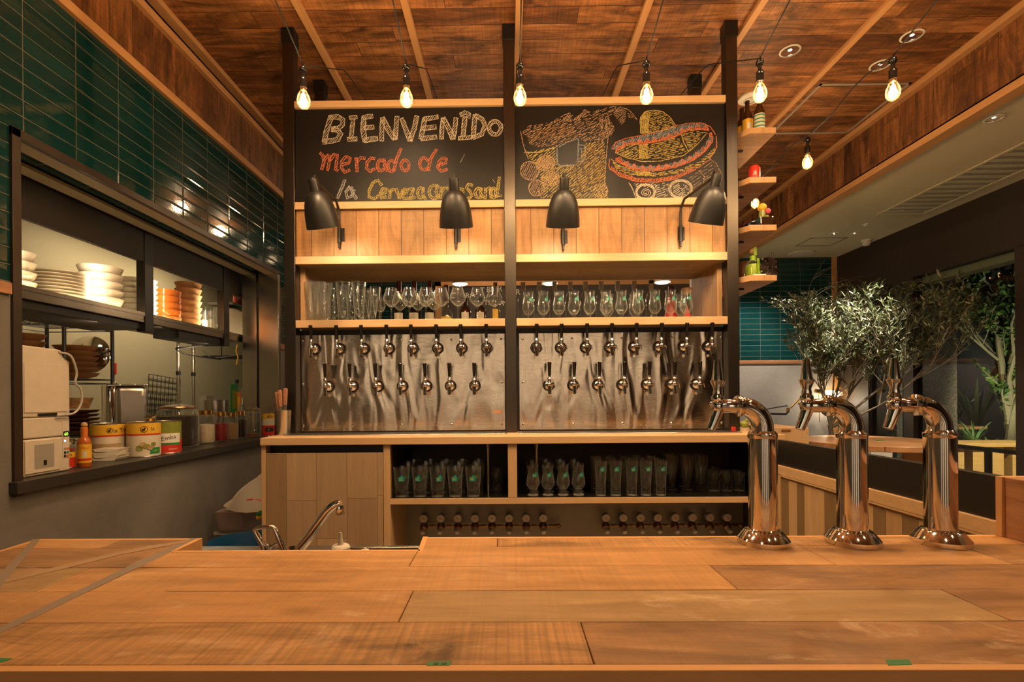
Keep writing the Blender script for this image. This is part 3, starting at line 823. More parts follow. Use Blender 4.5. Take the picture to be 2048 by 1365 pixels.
# gas regulators: two banks of eight
def regulator(x, y, z, label, last):
    t = thing('gas_regulator', label, 'regulator', (x, y, z), 0, 'gas regulators under the glass shelf')
    g = MB().along([(.026,0),(.026,.026),(.024,.028)], (0,-.045,.056), (0,-1,-.12), 20).build('gauge', m_cable, t)
    MB().along([(.0225,0),(.0225,.0008),(0,.0008)], (0,-.0730,.0525), (0,-1,-.12), 20).build('dial', m_paper, g)
    m = MB(); m.box(-.0012, .0012, -.0760, -.0750, -.012, .012); m.mat4(Matrix.Translation((0,0,.0525)) @ Matrix.Rotation(-.9, 4, 'Y')); m.build('needle', m_red, g)
    b = MB(); b.ball((0,-.05,0), .026, 16); b.cyl((0,-.05,.02), (0,-.05,.036), .007, .007, 10); b.along([(.024,0),(.022,.018),(.014,.026)], (0,-.06,-.004), (0,-1,-.45), 16)
    b.build('body', m_brassd, t)
    MB().along([(.013,0),(.0145,.004),(.0145,.026),(.012,.030),(0,.030)], (0,-.084,-.014), (0,-1,-.5), 14).build('adjusting_knob', m_white_l, t)
    c = MB(); c.cyl((.018,-.045,0), (.082,-.045,0), .006, .006, 8)
    for q in (.036, .046, .056): c.cyl((q,-.045,0), (q+.006,-.045,0), .0115, .0115, 6)
    if last:
        c.cyl((.065,-.045,0), (.09,-.045,0), .011, .011, 6); c.along([(.013,0),(.0145,.006),(.0145,.014),(.009,.02)], (.094,-.045,0), (0,-1,.1), 12)
    c.build('coupling', m_brassd, t)
for k, (xa, xb) in enumerate(((848, 1086), (1211, 1452))):
    for i in range(8):
        px = xa + (xb-xa)*i/7.0
        p = WY(px, 1035.5 - .004*(px-850), YC+.40)
        regulator(p.x, YC+.45, p.z-.056, 'brass gas regulator with round gauge, %s from the %s' % (ORD[i], ('plank door', 'gap between the two regulator banks')[k]), i == 7)
# ---------------------------------------------------------------- chalk on the blackboards (drawn in picture pixels, laid on the board's own plane)
def chalk_mat(name, col, grainy=.47):
    g = G(name); x, y, z = g.xyz()
    n = g.noise(g.comb(x, y, z), 420, 2, .6)
    d = g.node('ShaderNodeBsdfDiffuse'); d.inputs[0].default_value = (*col, 1)
    tr = g.node('ShaderNodeBsdfTransparent')
    mx = g.node('ShaderNodeMixShader'); g.put(mx.inputs[0], g.grey(n, .25, 1.0, grainy-.08, grainy+.06))
    g.l.new(tr.outputs[0], mx.inputs[1]); g.l.new(d.outputs[0], mx.inputs[2]); g.l.new(mx.outputs[0], g.out.inputs[0]); return g.mat
c_white = chalk_mat('chalk_white', (.50,.43,.33)); c_or = chalk_mat('chalk_orange', (.46,.145,.075)); c_ye = chalk_mat('chalk_yellow', (.40,.31,.10))
c_gy = chalk_mat('chalk_grey', (.34,.33,.32)); c_bl = chalk_mat('chalk_blue', (.19,.22,.26)); c_pk = chalk_mat('chalk_pale', (.40,.27,.17), .53); c_sm = chalk_mat('chalk_smudge', (.20,.12,.06), .56)
cr = random.Random(11)
YK = YB0 - .0009
class Chalk:
    def __init__(s): s.mb = MB(); s.lift = 0
    def line(s, pts, w=1.3, jit=.5):
        P = [Vector((x + cr.uniform(-jit, jit), y + cr.uniform(-jit, jit))) for x, y in pts]
        if len(P) < 2: return
        s.lift += 1; vs = []
        for i, p in enumerate(P):
            d = P[min(i+1, len(P)-1)] - P[max(i-1, 0)]
            if d.length < 1e-6: d = Vector((1, 0))
            d.normalize(); nn = Vector((-d.y, d.x)) * w * .5 * cr.uniform(.75, 1.2)
            vs += [WY(p.x+nn.x, p.y+nn.y, YK - (s.lift % 7)*.00006), WY(p.x-nn.x, p.y-nn.y, YK - (s.lift % 7)*.00006)]
        s.mb.add(vs, [(2*i, 2*i+1, 2*i+3, 2*i+2) for i in range(len(P)-1)])
    def seg(s, a, b, w=1.3, n=4, jit=.5): s.line([(a[0]+(b[0]-a[0])*i/n, a[1]+(b[1]-a[1])*i/n) for i in range(n+1)], w, jit)
    def poly(s, pts, w=1.3, jit=.5, closed=False):
        q = list(pts) + ([pts[0]] if closed else [])
        out = []
        for a, b in zip(q, q[1:]):
            n = max(1, int(math.hypot(b[0]-a[0], b[1]-a[1])/5))
            out += [(a[0]+(b[0]-a[0])*i/n, a[1]+(b[1]-a[1])*i/n) for i in range(n)]
        out.append(q[-1]); s.line(out, w, jit)
    def hatch(s, poly, ang=60, gap=3.0, w=1.2, jit=.8, broken=.0):
        a = math.radians(ang); ca, sa = math.cos(a), -math.sin(a)
        R = [(x*ca + y*sa, -x*sa + y*ca) for x, y in poly]
        y = min(p[1] for p in R) + gap*.5; y1 = max(p[1] for p in R)
        while y < y1:
            xs = []
            for (xa, ya), (xb, yb) in zip(R, R[1:] + R[:1]):
                if (ya > y) != (yb > y): xs.append(xa + (y-ya)*(xb-xa)/(yb-ya))
            xs.sort()
            for u, v in zip(xs[0::2], xs[1::2]):
                u += cr.uniform(0, 1.2); v -= cr.uniform(0, 1.2)
                while u < v-1:
                    e = v if broken == 0 else min(v, u + cr.uniform(8, 22))
                    s.seg((u*ca - y*sa, u*sa + y*ca), (e*ca - y*sa, e*sa + y*ca), w, max(2, int((e-u)/6)), jit)
                    u = e + (cr.uniform(1, 7) if broken else 0)
            y += gap*cr.uniform(.8, 1.25)
    def fat(s, pts, w, ang=55, gap=3.2, lw=1.25):
        """a thick hand-lettered stroke: two chalk outlines and slanted filling"""
        P = [Vector(p) for p in pts]; A, B = [], []
        for i, p in enumerate(P):
            d = (P[min(i+1, len(P)-1)] - P[max(i-1, 0)]).normalized(); nn = Vector((-d.y, d.x))*w*.5
            A.append(tuple(p+nn)); B.append(tuple(p-nn))
        ring = A + B[::-1]
        s.poly(ring, lw, .55, True); s.poly(ring, lw*.8, .9, True); s.hatch(ring, ang, gap, lw, .5)
    def arc(s, c, rx, ry, a0, a1, w=1.3, n=22, jit=.6, rot=0.0):
        s.line(arcpts(c, rx, ry, a0, a1, n, rot), w, jit)
    def done(s, board, name, mat):
        if not s.mb.v: return
        o = s.mb.mat4(Matrix.Translation(-board.location)).build(name, mat, board, flat=True, recalc=False); return o
def arcpts(c, rx, ry, a0, a1, n=22, rot=0.0):
    out = []
    for i in range(n+1):
        a = math.radians(a0 + (a1-a0)*i/n); x, y = rx*math.cos(a), -ry*math.sin(a)
        r = math.radians(rot); out.append((c[0] + x*math.cos(r) + y*math.sin(r), c[1] - x*math.sin(r) + y*math.cos(r)))
    return out
A = arcpts
# line one: BIENVENIDO
K = Chalk(); W1 = 9
K.fat([(648,284),(654,260),(662,233)], W1)
K.fat([(660,235),(676,234),(686,240),(685,250),(677,257),(664,258)], W1)
K.fat([(663,259),(676,261),(681,268),(676,279),(662,282),(646,284)], W1)
K.fat([(706,238),(704,258),(702,278)], 7); K.fat([(699,236),(714,234)], 7); K.fat([(695,279),(714,278)], 8)
K.fat([(728,234),(726,258),(730,283)], W1); K.fat([(726,235),(746,232)], 8); K.fat([(728,256),(748,254)], 8); K.fat([(728,281),(755,277)], W1)
K.fat([(763,282),(764,260),(765,236)], 8); K.fat([(765,236),(778,262),(790,279)], W1); K.fat([(790,279),(792,256),(794,233)], 8)
K.fat([(803,237),(813,262),(820,282)], 8); K.fat([(820,282),(828,258),(834,232)], 8)
K.fat([(842,278),(846,256),(850,236)], 8); K.fat([(848,238),(876,234)], 8); K.fat([(846,257),(872,254)], 8); K.fat([(842,278),(873,274)], 8)
K.fat([(883,278),(884,258),(886,236)], 7); K.fat([(886,236),(898,258),(906,278)], W1); K.fat([(906,278),(910,256),(912,236)], 8)
K.fat([(930,234),(928,254),(926,272)], 8); K.fat([(920,230),(930,225),(938,228),(936,236)], 7); K.fat([(917,277),(944,275)], 7)
K.fat([(946,276),(948,252),(950,230)], 8); K.fat([(950,231),(964,238),(970,252),(964,268),(946,276)], 8)
K.fat(A((990,256),12,13,0,360,16), 7)
K.done(boards[0], 'chalk_lettering_greeting', c_white)
# line two: mercado de
K = Chalk(); W2 = 4.8
def stroke(*s):
    for p in s: K.fat(p, W2, 55, 2.8, 1.15)
stroke([(640,306),(646,311),(648,322),(643,340)], [(648,322),(656,310),(660,312),(658,326),(655,341)], [(659,322),(668,309),(675,310),(673,326),(671,340),(677,342)])
stroke([(684,330),(698,326),(700,317),(692,313),(684,322),(683,336),(690,345),(700,340)])
stroke([(712,316),(714,330),(714,344)], [(714,324),(722,316),(730,317)])
stroke([(750,318),(742,316),(734,325),(733,337),(740,343),(750,338)])
stroke(A((762,331),7,11,40,320,12), [(769,318),(769,332),(775,343)])
stroke(A((783,332),7,11,30,330,12), [(802,297),(793,318),(788,342)])
stroke(A((810,331),8,11,0,360,12))
K.done(boards[0], 'chalk_lettering_orange', c_or); K = Chalk()
stroke(A((848,328),9,12,30,330,12), [(873,299),(861,318),(857,342)])
stroke([(877,331),(891,326),(893,318),(885,316),(877,325),(876,336),(883,343),(895,338)])
K.done(boards[0], 'chalk_lettering_orange', c_or)
# line three: la Cerveza artesanal
K = Chalk()
for p in ([(690,360),(682,380),(675,397)], [(700,374),(692,384),(694,396),(704,392),(708,380)], [(702,374),(706,388),(713,398)]): K.fat(p, 5, 55, 2.8, 1.1)
K.done(boards[0], 'chalk_lettering_grey', c_gy)
K = Chalk(); W2 = 4.6
stroke([(763,371),(756,361),(746,366),(738,382),(738,394),(748,398),(758,391)])
stroke([(762,388),(771,385),(772,378),(765,377),(761,386),(763,396),(772,394)])
stroke([(779,379),(780,388),(779,397)], [(780,385),(785,379),(790,380)])
stroke([(792,378),(796,388),(799,397)], [(799,397),(803,388),(805,379)])
stroke([(806,389),(814,386),(815,379),(809,378),(805,388),(807,398),(816,396)])
stroke([(818,379),(828,378)], [(828,378),(820,396)], [(818,397),(830,395)])
stroke(A((842,386),7,10,40,320,10), [(847,375),(845,388),(851,399)])
stroke(A((868,384),10,13,40,320,10), [(876,370),(872,384),(878,396)])
stroke([(882,374),(882,386),(880,397)], [(883,384),(889,376),(896,377)])
stroke([(908,372),(906,386),(908,396)], [(900,378),(914,376)])
stroke([(918,388),(926,385),(926,378),(920,377),(916,388),(919,397),(927,395)])
stroke([(945,372),(937,368),(933,376),(941,384),(943,393),(934,398)])
stroke(A((957,386),7,9,40,320,10), [(963,376),(961,386),(965,396)])
stroke([(971,376),(971,388),(970,398)], [(972,382),(979,375),(982,384),(982,397)])
stroke(A((987,386),6,9,40,320,10), [(992,377),(991,388),(993,396)])
stroke([(999,354),(996,376),(994,394),(1003,391)])
K.done(boards[0], 'chalk_lettering_yellow', c_ye)
K = Chalk(); K.seg((929,308),(921,325),1.0,3); K.seg((985,358),(990,366),.8,2); K.done(boards[0], 'chalk_scratch', c_gy)

# second board: hop sack, mug and limes; sombrero over barrels
B2 = boards[1]
def fx(x): return 1010 + x/4.357
def fy(y): return 180 + y/4.357
def Q(*pts): return [(fx(x), fy(y)) for x, y in pts]
K = Chalk()     # yellow: sack and sombrero straw
sack = Q((180,545),(430,495),(470,650),(640,660),(700,470),(870,430),(880,830),(900,940),(330,945),(300,720))
K.hatch(sack, 40, 4.0, 1.6, 1.1, .6)
K.poly(Q((170,545),(300,545),(440,500)), 1.6); K.poly(Q((320,945),(290,880)), 1.5)
crown = Q((1180,375),(1178,240),(1220,190),(1300,175),(1380,190),(1440,240),(1495,320),(1350,360),(1250,378))
K.hatch(crown, 20, 3.2, 1.6, .8, .5); K.hatch(Q((1180,375),(1178,240),(1220,190),(1265,185),(1258,378)), 85, 2.4, 1.6, .6); K.poly(crown, 1.5, .6, True)
brim = Q((960,540),(1000,490),(1160,460),(1160,600),(1560,560),(1640,510),(1750,400),(1720,360),(1620,350),(1540,390),(1480,400),(1350,455),(1200,475),(1160,460),(960,540),(1060,580),(1160,610),(1300,620),(1560,565))
K.hatch(Q((965,545),(1010,490),(1160,465),(1160,605),(1060,590)), 25, 3.3, 1.6, .9, .5)
K.hatch(Q((1165,475),(1350,460),(1500,395),(1560,500),(1590,545),(1400,600),(1165,605)), 12, 3.3, 1.6, .8, .5)
K.hatch(Q((1545,385),(1640,350),(1720,370),(1690,440),(1605,535)), 8, 3.2, 1.6, .8, .5)
K.hatch(Q((1165,475),(1250,470),(1245,600),(1165,605)), 80, 2.6, 1.7, .6); K.poly(Q((1535,385),(1560,460),(1600,540)), 2.0)
K.hatch(Q((920,590),(1000,655),(1150,705),(1350,715),(1550,680),(1700,620),(1830,500),(1840,430),(1830,560),(1700,670),(1500,730),(1300,755),(1100,745),(960,690)), 8, 3.0, 1.7, .7, .5)
K.hatch(Q((1145,705),(1275,712),(1275,755),(1145,750)), 80, 2.0, 1.8, .6)
K.poly(Q((960,545),(1060,590),(1200,625),(1350,620),(1560,570),(1680,470),(1760,375),(1710,372)), 1.7)
K.done(B2, 'chalk_drawing_straw', c_ye)
K = Chalk()     # orange zigzags and brim outlines
def zig(line, n, h, w=2.4):
    P = [Vector(p) for p in line]; L = [0]
    for a, b in zip(P, P[1:]): L.append(L[-1] + (b-a).length)
    def at(d):
        for i in range(len(P)-1):
            if d <= L[i+1] or i == len(P)-2:
                t = (d-L[i])/max(1e-6, L[i+1]-L[i]); return P[i].lerp(P[i+1], t), (P[i+1]-P[i]).normalized()
    for i in range(n):
        a, d = at(L[-1]*i/n); b, _ = at(L[-1]*(i+1)/n); m, _ = at(L[-1]*(i+.5)/n)
        nn = Vector((d.y, -d.x)); nn = nn if nn.y < 0 else -nn
        top = m + nn*h
        K.hatch([tuple(a), tuple(top), tuple(b)], 62, 2.0, 1.7, .4); K.poly([tuple(a), tuple(top), tuple(b)], 1.4, .4)
up = Q((965,535),(1060,470),(1200,445+20),(1350,440),(1480,400),(1600,345),(1700,335),(1780,350))
zig(up, 13, 9); K.poly(up, 2.0); K.poly([(x, y+2) for x, y in up], 1.6)
lo = Q((960,600),(1080,670),(1200,695),(1350,690),(1500,660),(1650,600),(1750,520),(1810,440),(1800,370))
zig(lo, 14, 9); K.poly(lo, 2.0); K.poly([(x, y+2.4) for x, y in lo], 1.8)
bt = Q((920,690),(1000,750),(1150,800),(1300,805),(1480,780),(1650,700),(1780,610),(1845,500),(1840,400))
K.hatch(bt[:6] + [(x, y-8) for x, y in bt[:6]][::-1], 60, 2.4, 1.7, .6); K.poly(bt, 1.8); K.poly(Q((910,600),(905,660),(920,700)), 1.8)
K.poly(Q((925,520),(960,460),(1060,420),(1170,400),(1300,372),(1490,312),(1600,290),(1720,288),(1790,320),(1835,390)), 1.6)
K.done(B2, 'chalk_drawing_orange', c_or)
K = Chalk()     # blue bands
K.hatch(Q((930,530),(970,460),(1170,400),(1300,375),(1500,315),(1620,290),(1720,290),(1780,320),(1700,330),(1600,340),(1480,390),(1350,430),(1200,450),(1060,465)), 65, 2.6, 1.7, .6)
K.hatch(Q((955,560),(1080,640),(1200,665),(1350,660),(1500,625),(1640,565),(1740,480),(1800,380),(1820,420),(1750,520),(1650,600),(1500,660),(1350,690),(1200,695),(1080,670)), 65, 2.6, 1.7, .6)
K.done(B2, 'chalk_drawing_blue', c_bl)
K = Chalk()
K.poly(Q((450,480),(460,650),(480,665),(620,655),(635,640),(640,430),(620,420)), 2.4); K.poly(Q((470,500),(540,455),(630,425)), 2.0)
K.poly(Q((640,480),(690,480),(700,500),(700,590),(680,620),(640,625)), 2.2); K.poly(Q((650,510),(668,512),(668,590),(650,600)), 1.8)
K.done(B2, 'chalk_drawing_mug', c_bl)
K = Chalk()     # pale: sack cloth, limes
K.hatch(Q((140,380),(210,310),(400,280),(560,190),(600,230),(590,270),(700,170),(730,190),(860,160),(960,135),(1010,150),(1000,180),(900,235),(960,340),(890,430),(700,450),(640,420),(450,490),(260,500),(200,460),(205,410)), 28, 3.6, 1.6, 1.4, .7)
K.hatch(Q((820,250),(900,230),(960,330),(920,400),(850,420)), 70, 2.8, 1.5, 1.2, .6); K.hatch(Q((920,180),(1010,150),(1150,250),(1060,240),(1020,310),(980,260)), 40, 3.2, 1.5, 1.2, .6)
K.hatch(Q((500,260),(560,195),(590,220),(540,280)), 60, 2.6, 1.4, 1.0); K.hatch(Q((590,270),(700,165),(735,190),(640,265)), 50, 2.6, 1.4, 1.0)
K.poly(Q((1000,145),(1080,175),(1155,260)), 1.4); K.poly(Q((135,360),(160,480),(205,605)), 1.8); K.poly(Q((900,400),(880,600),(865,840)), 1.8)
for cx, cy, rx, ry in ((215,705,80,80), (355,640,80,68), (400,775,78,62), (275,855,68,70), (835,880,62,60)):
    p = A((fx(cx), fy(cy)), rx/4.357, ry/4.357, 0, 360, 20); K.line(p, 1.7, .5); K.line(p, 1.2, .9); K.hatch(p[:-1], 65, 3.4, 1.4, .7)
K.hatch(A((fx(355), fy(640)), 16, 13, 0, 360, 14), 65, 2.0, 1.5, .8); K.hatch(A((fx(400), fy(775)), 15, 12, 0, 360, 14), 50, 2.0, 1.5, .8)
K.done(B2, 'chalk_drawing_pale', c_pk)
K = Chalk()     # white: barrels under the hat
for cx, cy, rx in ((1225,890,88), (1530,865,105)):
    for k in (1.0, .92, .82): K.arc((fx(cx), fy(cy)), rx*k/4.357, rx*.8*k/4.357, 0, 360, 1.6)
sp = []
for i in range(40):
    a = i*.35; r = 2 + i*.22; sp.append((fx(1225)+r*math.cos(a), fy(895)+r*.8*math.sin(a)))
K.line(sp, 1.5); K.poly(Q((1080,810),(1110,860),(1140,940),(1320,940)), 1.6); K.hatch(Q((1310,830),(1430,800),(1420,920),(1320,940)), 20, 4.0, 1.4, .8, .6)
K.hatch(Q((1120,815),(1320,815),(1330,850),(1150,850)), 30, 3.4, 1.4, .8); K.hatch(A((fx(1530), fy(870)), 17, 13, 0, 360, 14), 30, 3.2, 1.4, 1.0, .5)
K.done(B2, 'chalk_drawing_white', c_white)
K = Chalk()
K.hatch(Q((1600,760),(1800,620),(1880,700),(1740,840),(1640,880)), 35, 5.0, 1.3, .9, .7); K.poly(Q((1780,600),(1840,640),(1885,730)), 1.4); K.poly(Q((1690,700),(1740,760),(1730,830)), 1.6)
K.done(B2, 'chalk_drawing_brown', c_pk)
K = Chalk()
K.hatch(Q((700,470),(860,440),(870,830),(640,900),(560,720)), 42, 2.6, 1.8, 1.2, .5); K.done(B2, 'chalk_smudge', c_sm); K = Chalk(); K.hatch(Q((220,440),(640,410),(600,300),(300,330)), 30, 2.6, 1.8, 1.4, .5)
K.done(B2, 'chalk_smudge', c_sm)
# ---------------------------------------------------------------- glassware and bottles
def hollow(outer, t=.0016, base=.008):
    """outer profile -> profile of a glass with wall thickness t and a thick base"""
    inner = [(max(.001, r-t), z) for r, z in outer if z > base]
    z0 = base
    return [(0, 0)] + outer + inner[::-1] + [(0, z0+.002)]
def logo(parent, r, z, s=1.0, a=0.0, rf=None):
    """green mug-shaped print with two lines of lettering"""
    m = MB(); w = .0115*s/r
    m.patch(r, a-w, a+w, z, z+.022*s, 0, 8, edge=lambda t: z+(.019*s if t < .45 else .026*s), lift=.0006)
    m.patch(r, a+w*1.0, a+w*1.35, z+.004*s, z+.007*s, 0, 2, lift=.0006); m.patch(r, a+w*1.3, a+w*1.5, z+.004*s, z+.017*s, 0, 2, lift=.0006); m.patch(r, a+w, a+w*1.35, z+.014*s, z+.017*s, 0, 2, lift=.0006)
    o = m.build('printed_badge', m_teal, parent, flat=True, recalc=False)
    q = MB()
    for i, s_ in enumerate(('CRAFT', 'BEER')): text_wrap(q, s_, .0058*s, r, a-.1*w, z+(.0125-.006*i)*s, lift=.0012)
    q.build('badge_lettering', m_yel, o, flat=True, recalc=False)
def g_pilsner():
    return hollow([(.030,0),(.031,.006),(.0265,.02),(.029,.07),(.036,.16),(.0425,.235),(.0432,.243)], .0015, .02)
def g_pint(): return hollow([(.0325,0),(.0335,.004),(.036,.05),(.0455,.158),(.0462,.162)], .0018, .010)
def g_tall(): return hollow([(.0265,0),(.0275,.004),(.0255,.012),(.0265,.06),(.0325,.165),(.034,.188)], .0016, .016)
def g_teku(H=.172):
    k = H/.172
    return [(0,0),(.030,0),(.030,.003),(.012,.007),(.0065,.012),(.0075,.022),(.020,.034),(.036,.058),(.0375,.070),(.033,.100),(.0275,.128),(.0285,.150),(.0315,.172),
            (.0300,.172),(.0272,.150),(.0262,.128),(.0315,.100),(.0360,.070),(.0345,.059),(.019,.036),(0,.030)] if k == 1 else [(r, z*k) for r, z in g_teku()]
def g_wine():
    return [(0,0),(.036,0),(.036,.002),(.010,.006),(.0040,.014),(.0038,.070),(.006,.082),(.022,.096),(.046,.122),(.0500,.134),(.046,.155),(.034,.190),(.0315,.205),
            (.0303,.205),(.0328,.190),(.0447,.155),(.0486,.134),(.0447,.123),(.021,.098),(0,.088)]
def g_tulip():
    return [(0,0),(.028,0),(.028,.002),(.006,.006),(.0035,.02),(.0045,.05),(.018,.066),(.029,.088),(.029,.105),(.024,.135),(.0215,.150),(.0205,.150),(.0230,.135),(.0278,.105),(.0275,.089),(.017,.068),(0,.058)]
def g_tumbler(): return hollow([(.030,0),(.031,.004),(.033,.10),(.034,.105)], .002, .012)
def glass(name, prof, label, loc, group, badge=None, n=24):
    m = MB().lathe(prof, n, cap=False)
    if badge is None:
        return solo(name, label, 'glass', m, m_glass, loc, group, recalc=False, sharp=70)
    t = thing(name, label, 'glass', loc, 0, group)
    m.build('glass_bowl', m_glass, t, recalc=False, sharp=70); logo(t, *badge); return t

gy = YU + .07
proto = None
PILS = [(623,3.08),(651,3.08),(686,3.08),(718,3.08),(637,3.17),(669,3.17),(704,3.17),(661,3.27),(690,3.27),(727,3.26)]
for k, (px, y) in enumerate(PILS):
    p = WY(px, 640, y); lab = 'tall tapered beer glass, %s of four along the shelf front from the kitchen' % ORD[k] if k < 4 else 'tall tapered beer glass, %s row on the wooden shelf, %s from the kitchen' % (('second','rear')[k > 6], ORD[(k-4) % 3])
    if proto is None: proto = glass('pilsner_glass', g_pilsner(), lab, (p.x, y, ZS2), 'tall beer glasses on the shelf')
    else: dup(proto, (p.x, y, ZS2), None, lab)
proto = None
for k, (px, y) in enumerate(((738,3.16),(751,3.10))):
    p = WY(px, 640, y); lab = ('straight clear tumbler between the tall glasses and the smallest stemmed glass, rear one','straight clear tumbler beside the smallest stemmed glass, front one')[k]
    glass('straight_glass', hollow([(.027,0),(.028,.004),(.0315,.20),(.032,.218)], .0016, .012), lab, (p.x, y, ZS2), 'straight glasses on the shelf')
p = WY(763, 640, 3.10)
glass('small_stemmed_glass', g_tulip(), 'small stemmed tasting glass, lowest on the shelf, before the wine glasses', (p.x, 3.08, ZS2), None)
proto = None
for k, (px, y) in enumerate(((783,3.08),(819,3.08),(852,3.08),(883,3.08),(916,3.08),(955,3.09),(988.6,3.10),(800,3.2),(836,3.2),(869,3.2))):
    p = WY(px, 640, y); lab = 'round-bowled wine glass at the shelf front, %s after the small stemmed glass' % ORD[k] if k < 7 else 'round-bowled wine glass in the rear row, %s from the tall beer glasses' % ORD[k-7]
    if proto is None: proto = glass('wine_glass', g_wine(), lab, (p.x, y, ZS2), 'wine glasses on the shelf', n=28)
    else: dup(proto, (p.x, y, ZS2), None, lab)
proto = None
for k, (px, y) in enumerate(((1057,3.07),(1087,3.07),(1118,3.07),(1148,3.07),(1179.4,3.07),(1212,3.07),(1243,3.07),(1276.6,3.07),(1310,3.07),(1341,3.07),(1372.5,3.07),(1362,3.17),(1270,3.17),(1215,3.17))):
    p = WY(px, 636, y); lab = 'stemmed beer glass with green badge on the upper shelf, %s from the centre post' % ORD[k] if k < 11 else ('stemmed green-badged glass on the upper shelf behind the last front one', 'stemmed green-badged glass on the upper shelf behind the eighth front one', 'stemmed green-badged glass on the upper shelf behind the sixth front one')[k-11]
    if proto is None: proto = glass('badged_stem_glass', g_teku(), lab, (p.x, y, ZS2), 'green badged stem glasses on the upper shelf', (.0305, .108, 1.0, .45))
    else: dup(proto, (p.x, y, ZS2), cr.uniform(-.35, .15), lab)
# lower shelf
zl = zs1 + .0005
def block(name, prof, xs, ys, n0, group, labf, badge=None):
    first = None
    for j, y in enumerate(ys):
        for i, px in enumerate(xs):
            pp = WY(px, 990, ys[0]).x; x = pp + (.012*(j % 2) if j else 0)
            lab = labf(i, j)
            if first is None: first = glass(name, prof, lab, (x, y, zl), group, badge, n0)
            else: dup(first, (x, y, zl), cr.uniform(-.3, .2), lab)
rown = ('front', 'second', 'third', 'fourth')
block('badged_pint_glass', g_pint(), (803.5,840,875.5,910.6,947), (2.785,2.885,2.985,3.085), 22, 'printed pint glasses in the cabinet',
      lambda i, j: 'printed pint glass in the open cabinet, %s row, %s from the plank door' % (rown[j], ORD[i]), (.0415, .088, 1.25, .1))
block('badged_stem_glass', g_teku(.165), (1066,1096,1126.5,1157), (2.80,2.885,2.97,3.055), 22, 'green badged stem glasses in the cabinet',
      lambda i, j: 'stemmed green-badged glass in the open cabinet, %s row, %s from the divider' % (rown[j], ORD[i]), (.0305, .103, 1.0, .3))
block('badged_tall_glass', g_tall(), (1201.8,1231.8,1263.9,1292,1322), (2.785,2.87,2.955,3.04), 22, 'tall printed glasses in the cabinet',
      lambda i, j: 'tall printed beer glass in the open cabinet, %s row, %s after the stemmed glasses' % (rown[j], ORD[i]), (.0325, .135, 1.0, .1))
block('plain_tall_glass', hollow([(.028,0),(.03,.003),(.014,.012),(.018,.05),(.031,.12),(.034,.165),(.033,.2)], .0016, .016), (1344,1375,1403), (2.93,3.03), 22, 'plain glasses in the cabinet',
      lambda i, j: 'plain waisted glass in the cabinet, %s row, %s after the printed tall glasses' % (rown[j], ORD[i]))
block('plain_tumbler', g_tumbler(), (1428,1453,1478), (2.90,2.99), 20, 'plain tumblers in the cabinet',
      lambda i, j: 'plain short tumbler near the dark cabinet end, %s row, %s from waisted glasses' % (rown[j], ORD[i]))
k = 0
for px in (1415,1432,1448):
    p = WY(px, 990, 2.99 if k else 2.99)
    glass('stacked_tumbler', g_tumbler(), 'tumbler standing on another at the dark cabinet end, %s from the waisted glasses' % ORD[k], (p.x-.02, 3.09, zl), 'upper tumblers'); k += 1
block('dark_row_tumbler', g_tumbler(), (992,), (2.95,3.04,3.13), 20, 'tumblers beside the divider',
      lambda i, j: 'plain tumbler between the printed pints and the cabinet divider, %s row, %s' % (rown[j], ORD[i]))

# bottles standing at the back of the upper shelf
def bottle(name, label, loc, prof, mat, cap=None, label_band=None, liquid=None, group='bottles at the back of the upper shelf', n=24):
    t = thing(name, label, 'bottle', loc, 0, group)
    MB().lathe(prof, n, cap=True).build('bottle_glass', mat, t)
    if liquid: MB().lathe([(0, .004)] + [(max(.002, r-.003), max(.004, z)) for r, z in prof if z < liquid[1]] + [(0, liquid[1])], n).build('contents', liquid[0], t)
    if cap: MB().lathe(cap[1], n).build('cap', cap[0], t)
    if label_band:
        mt, r, z0, z1, a = label_band
        o = MB().patch(r, -a, a, z0, z1, 0, 12).build('paper_label', mt, t, flat=True, recalc=False)
        q = MB()
        for i in range(5):
            zz = z1 - (z1-z0)*(i+1)/6.0; q.patch(r, -a*.6, a*(.6 if i % 2 else .35), zz, zz+.0022, 0, 8, lift=.0009)
        q.build('label_lines', m_tan, o, flat=True, recalc=False)
    return t
P_wine = [(0,0),(.036,0),(.0375,.004),(.0375,.185),(.034,.213),(.0165,.240),(.0145,.256),(.0145,.314),(0,.314)]
P_clear = [(0,0),(.035,0),(.0365,.004),(.0365,.18),(.030,.21),(.0165,.232),(.0145,.245),(.0145,.300),(0,.300)]
P_round = [(0,0),(.040,0),(.044,.01),(.046,.06),(.038,.105),(.018,.13),(.0145,.145),(.0145,.215),(0,.215)]
YBk = 3.40
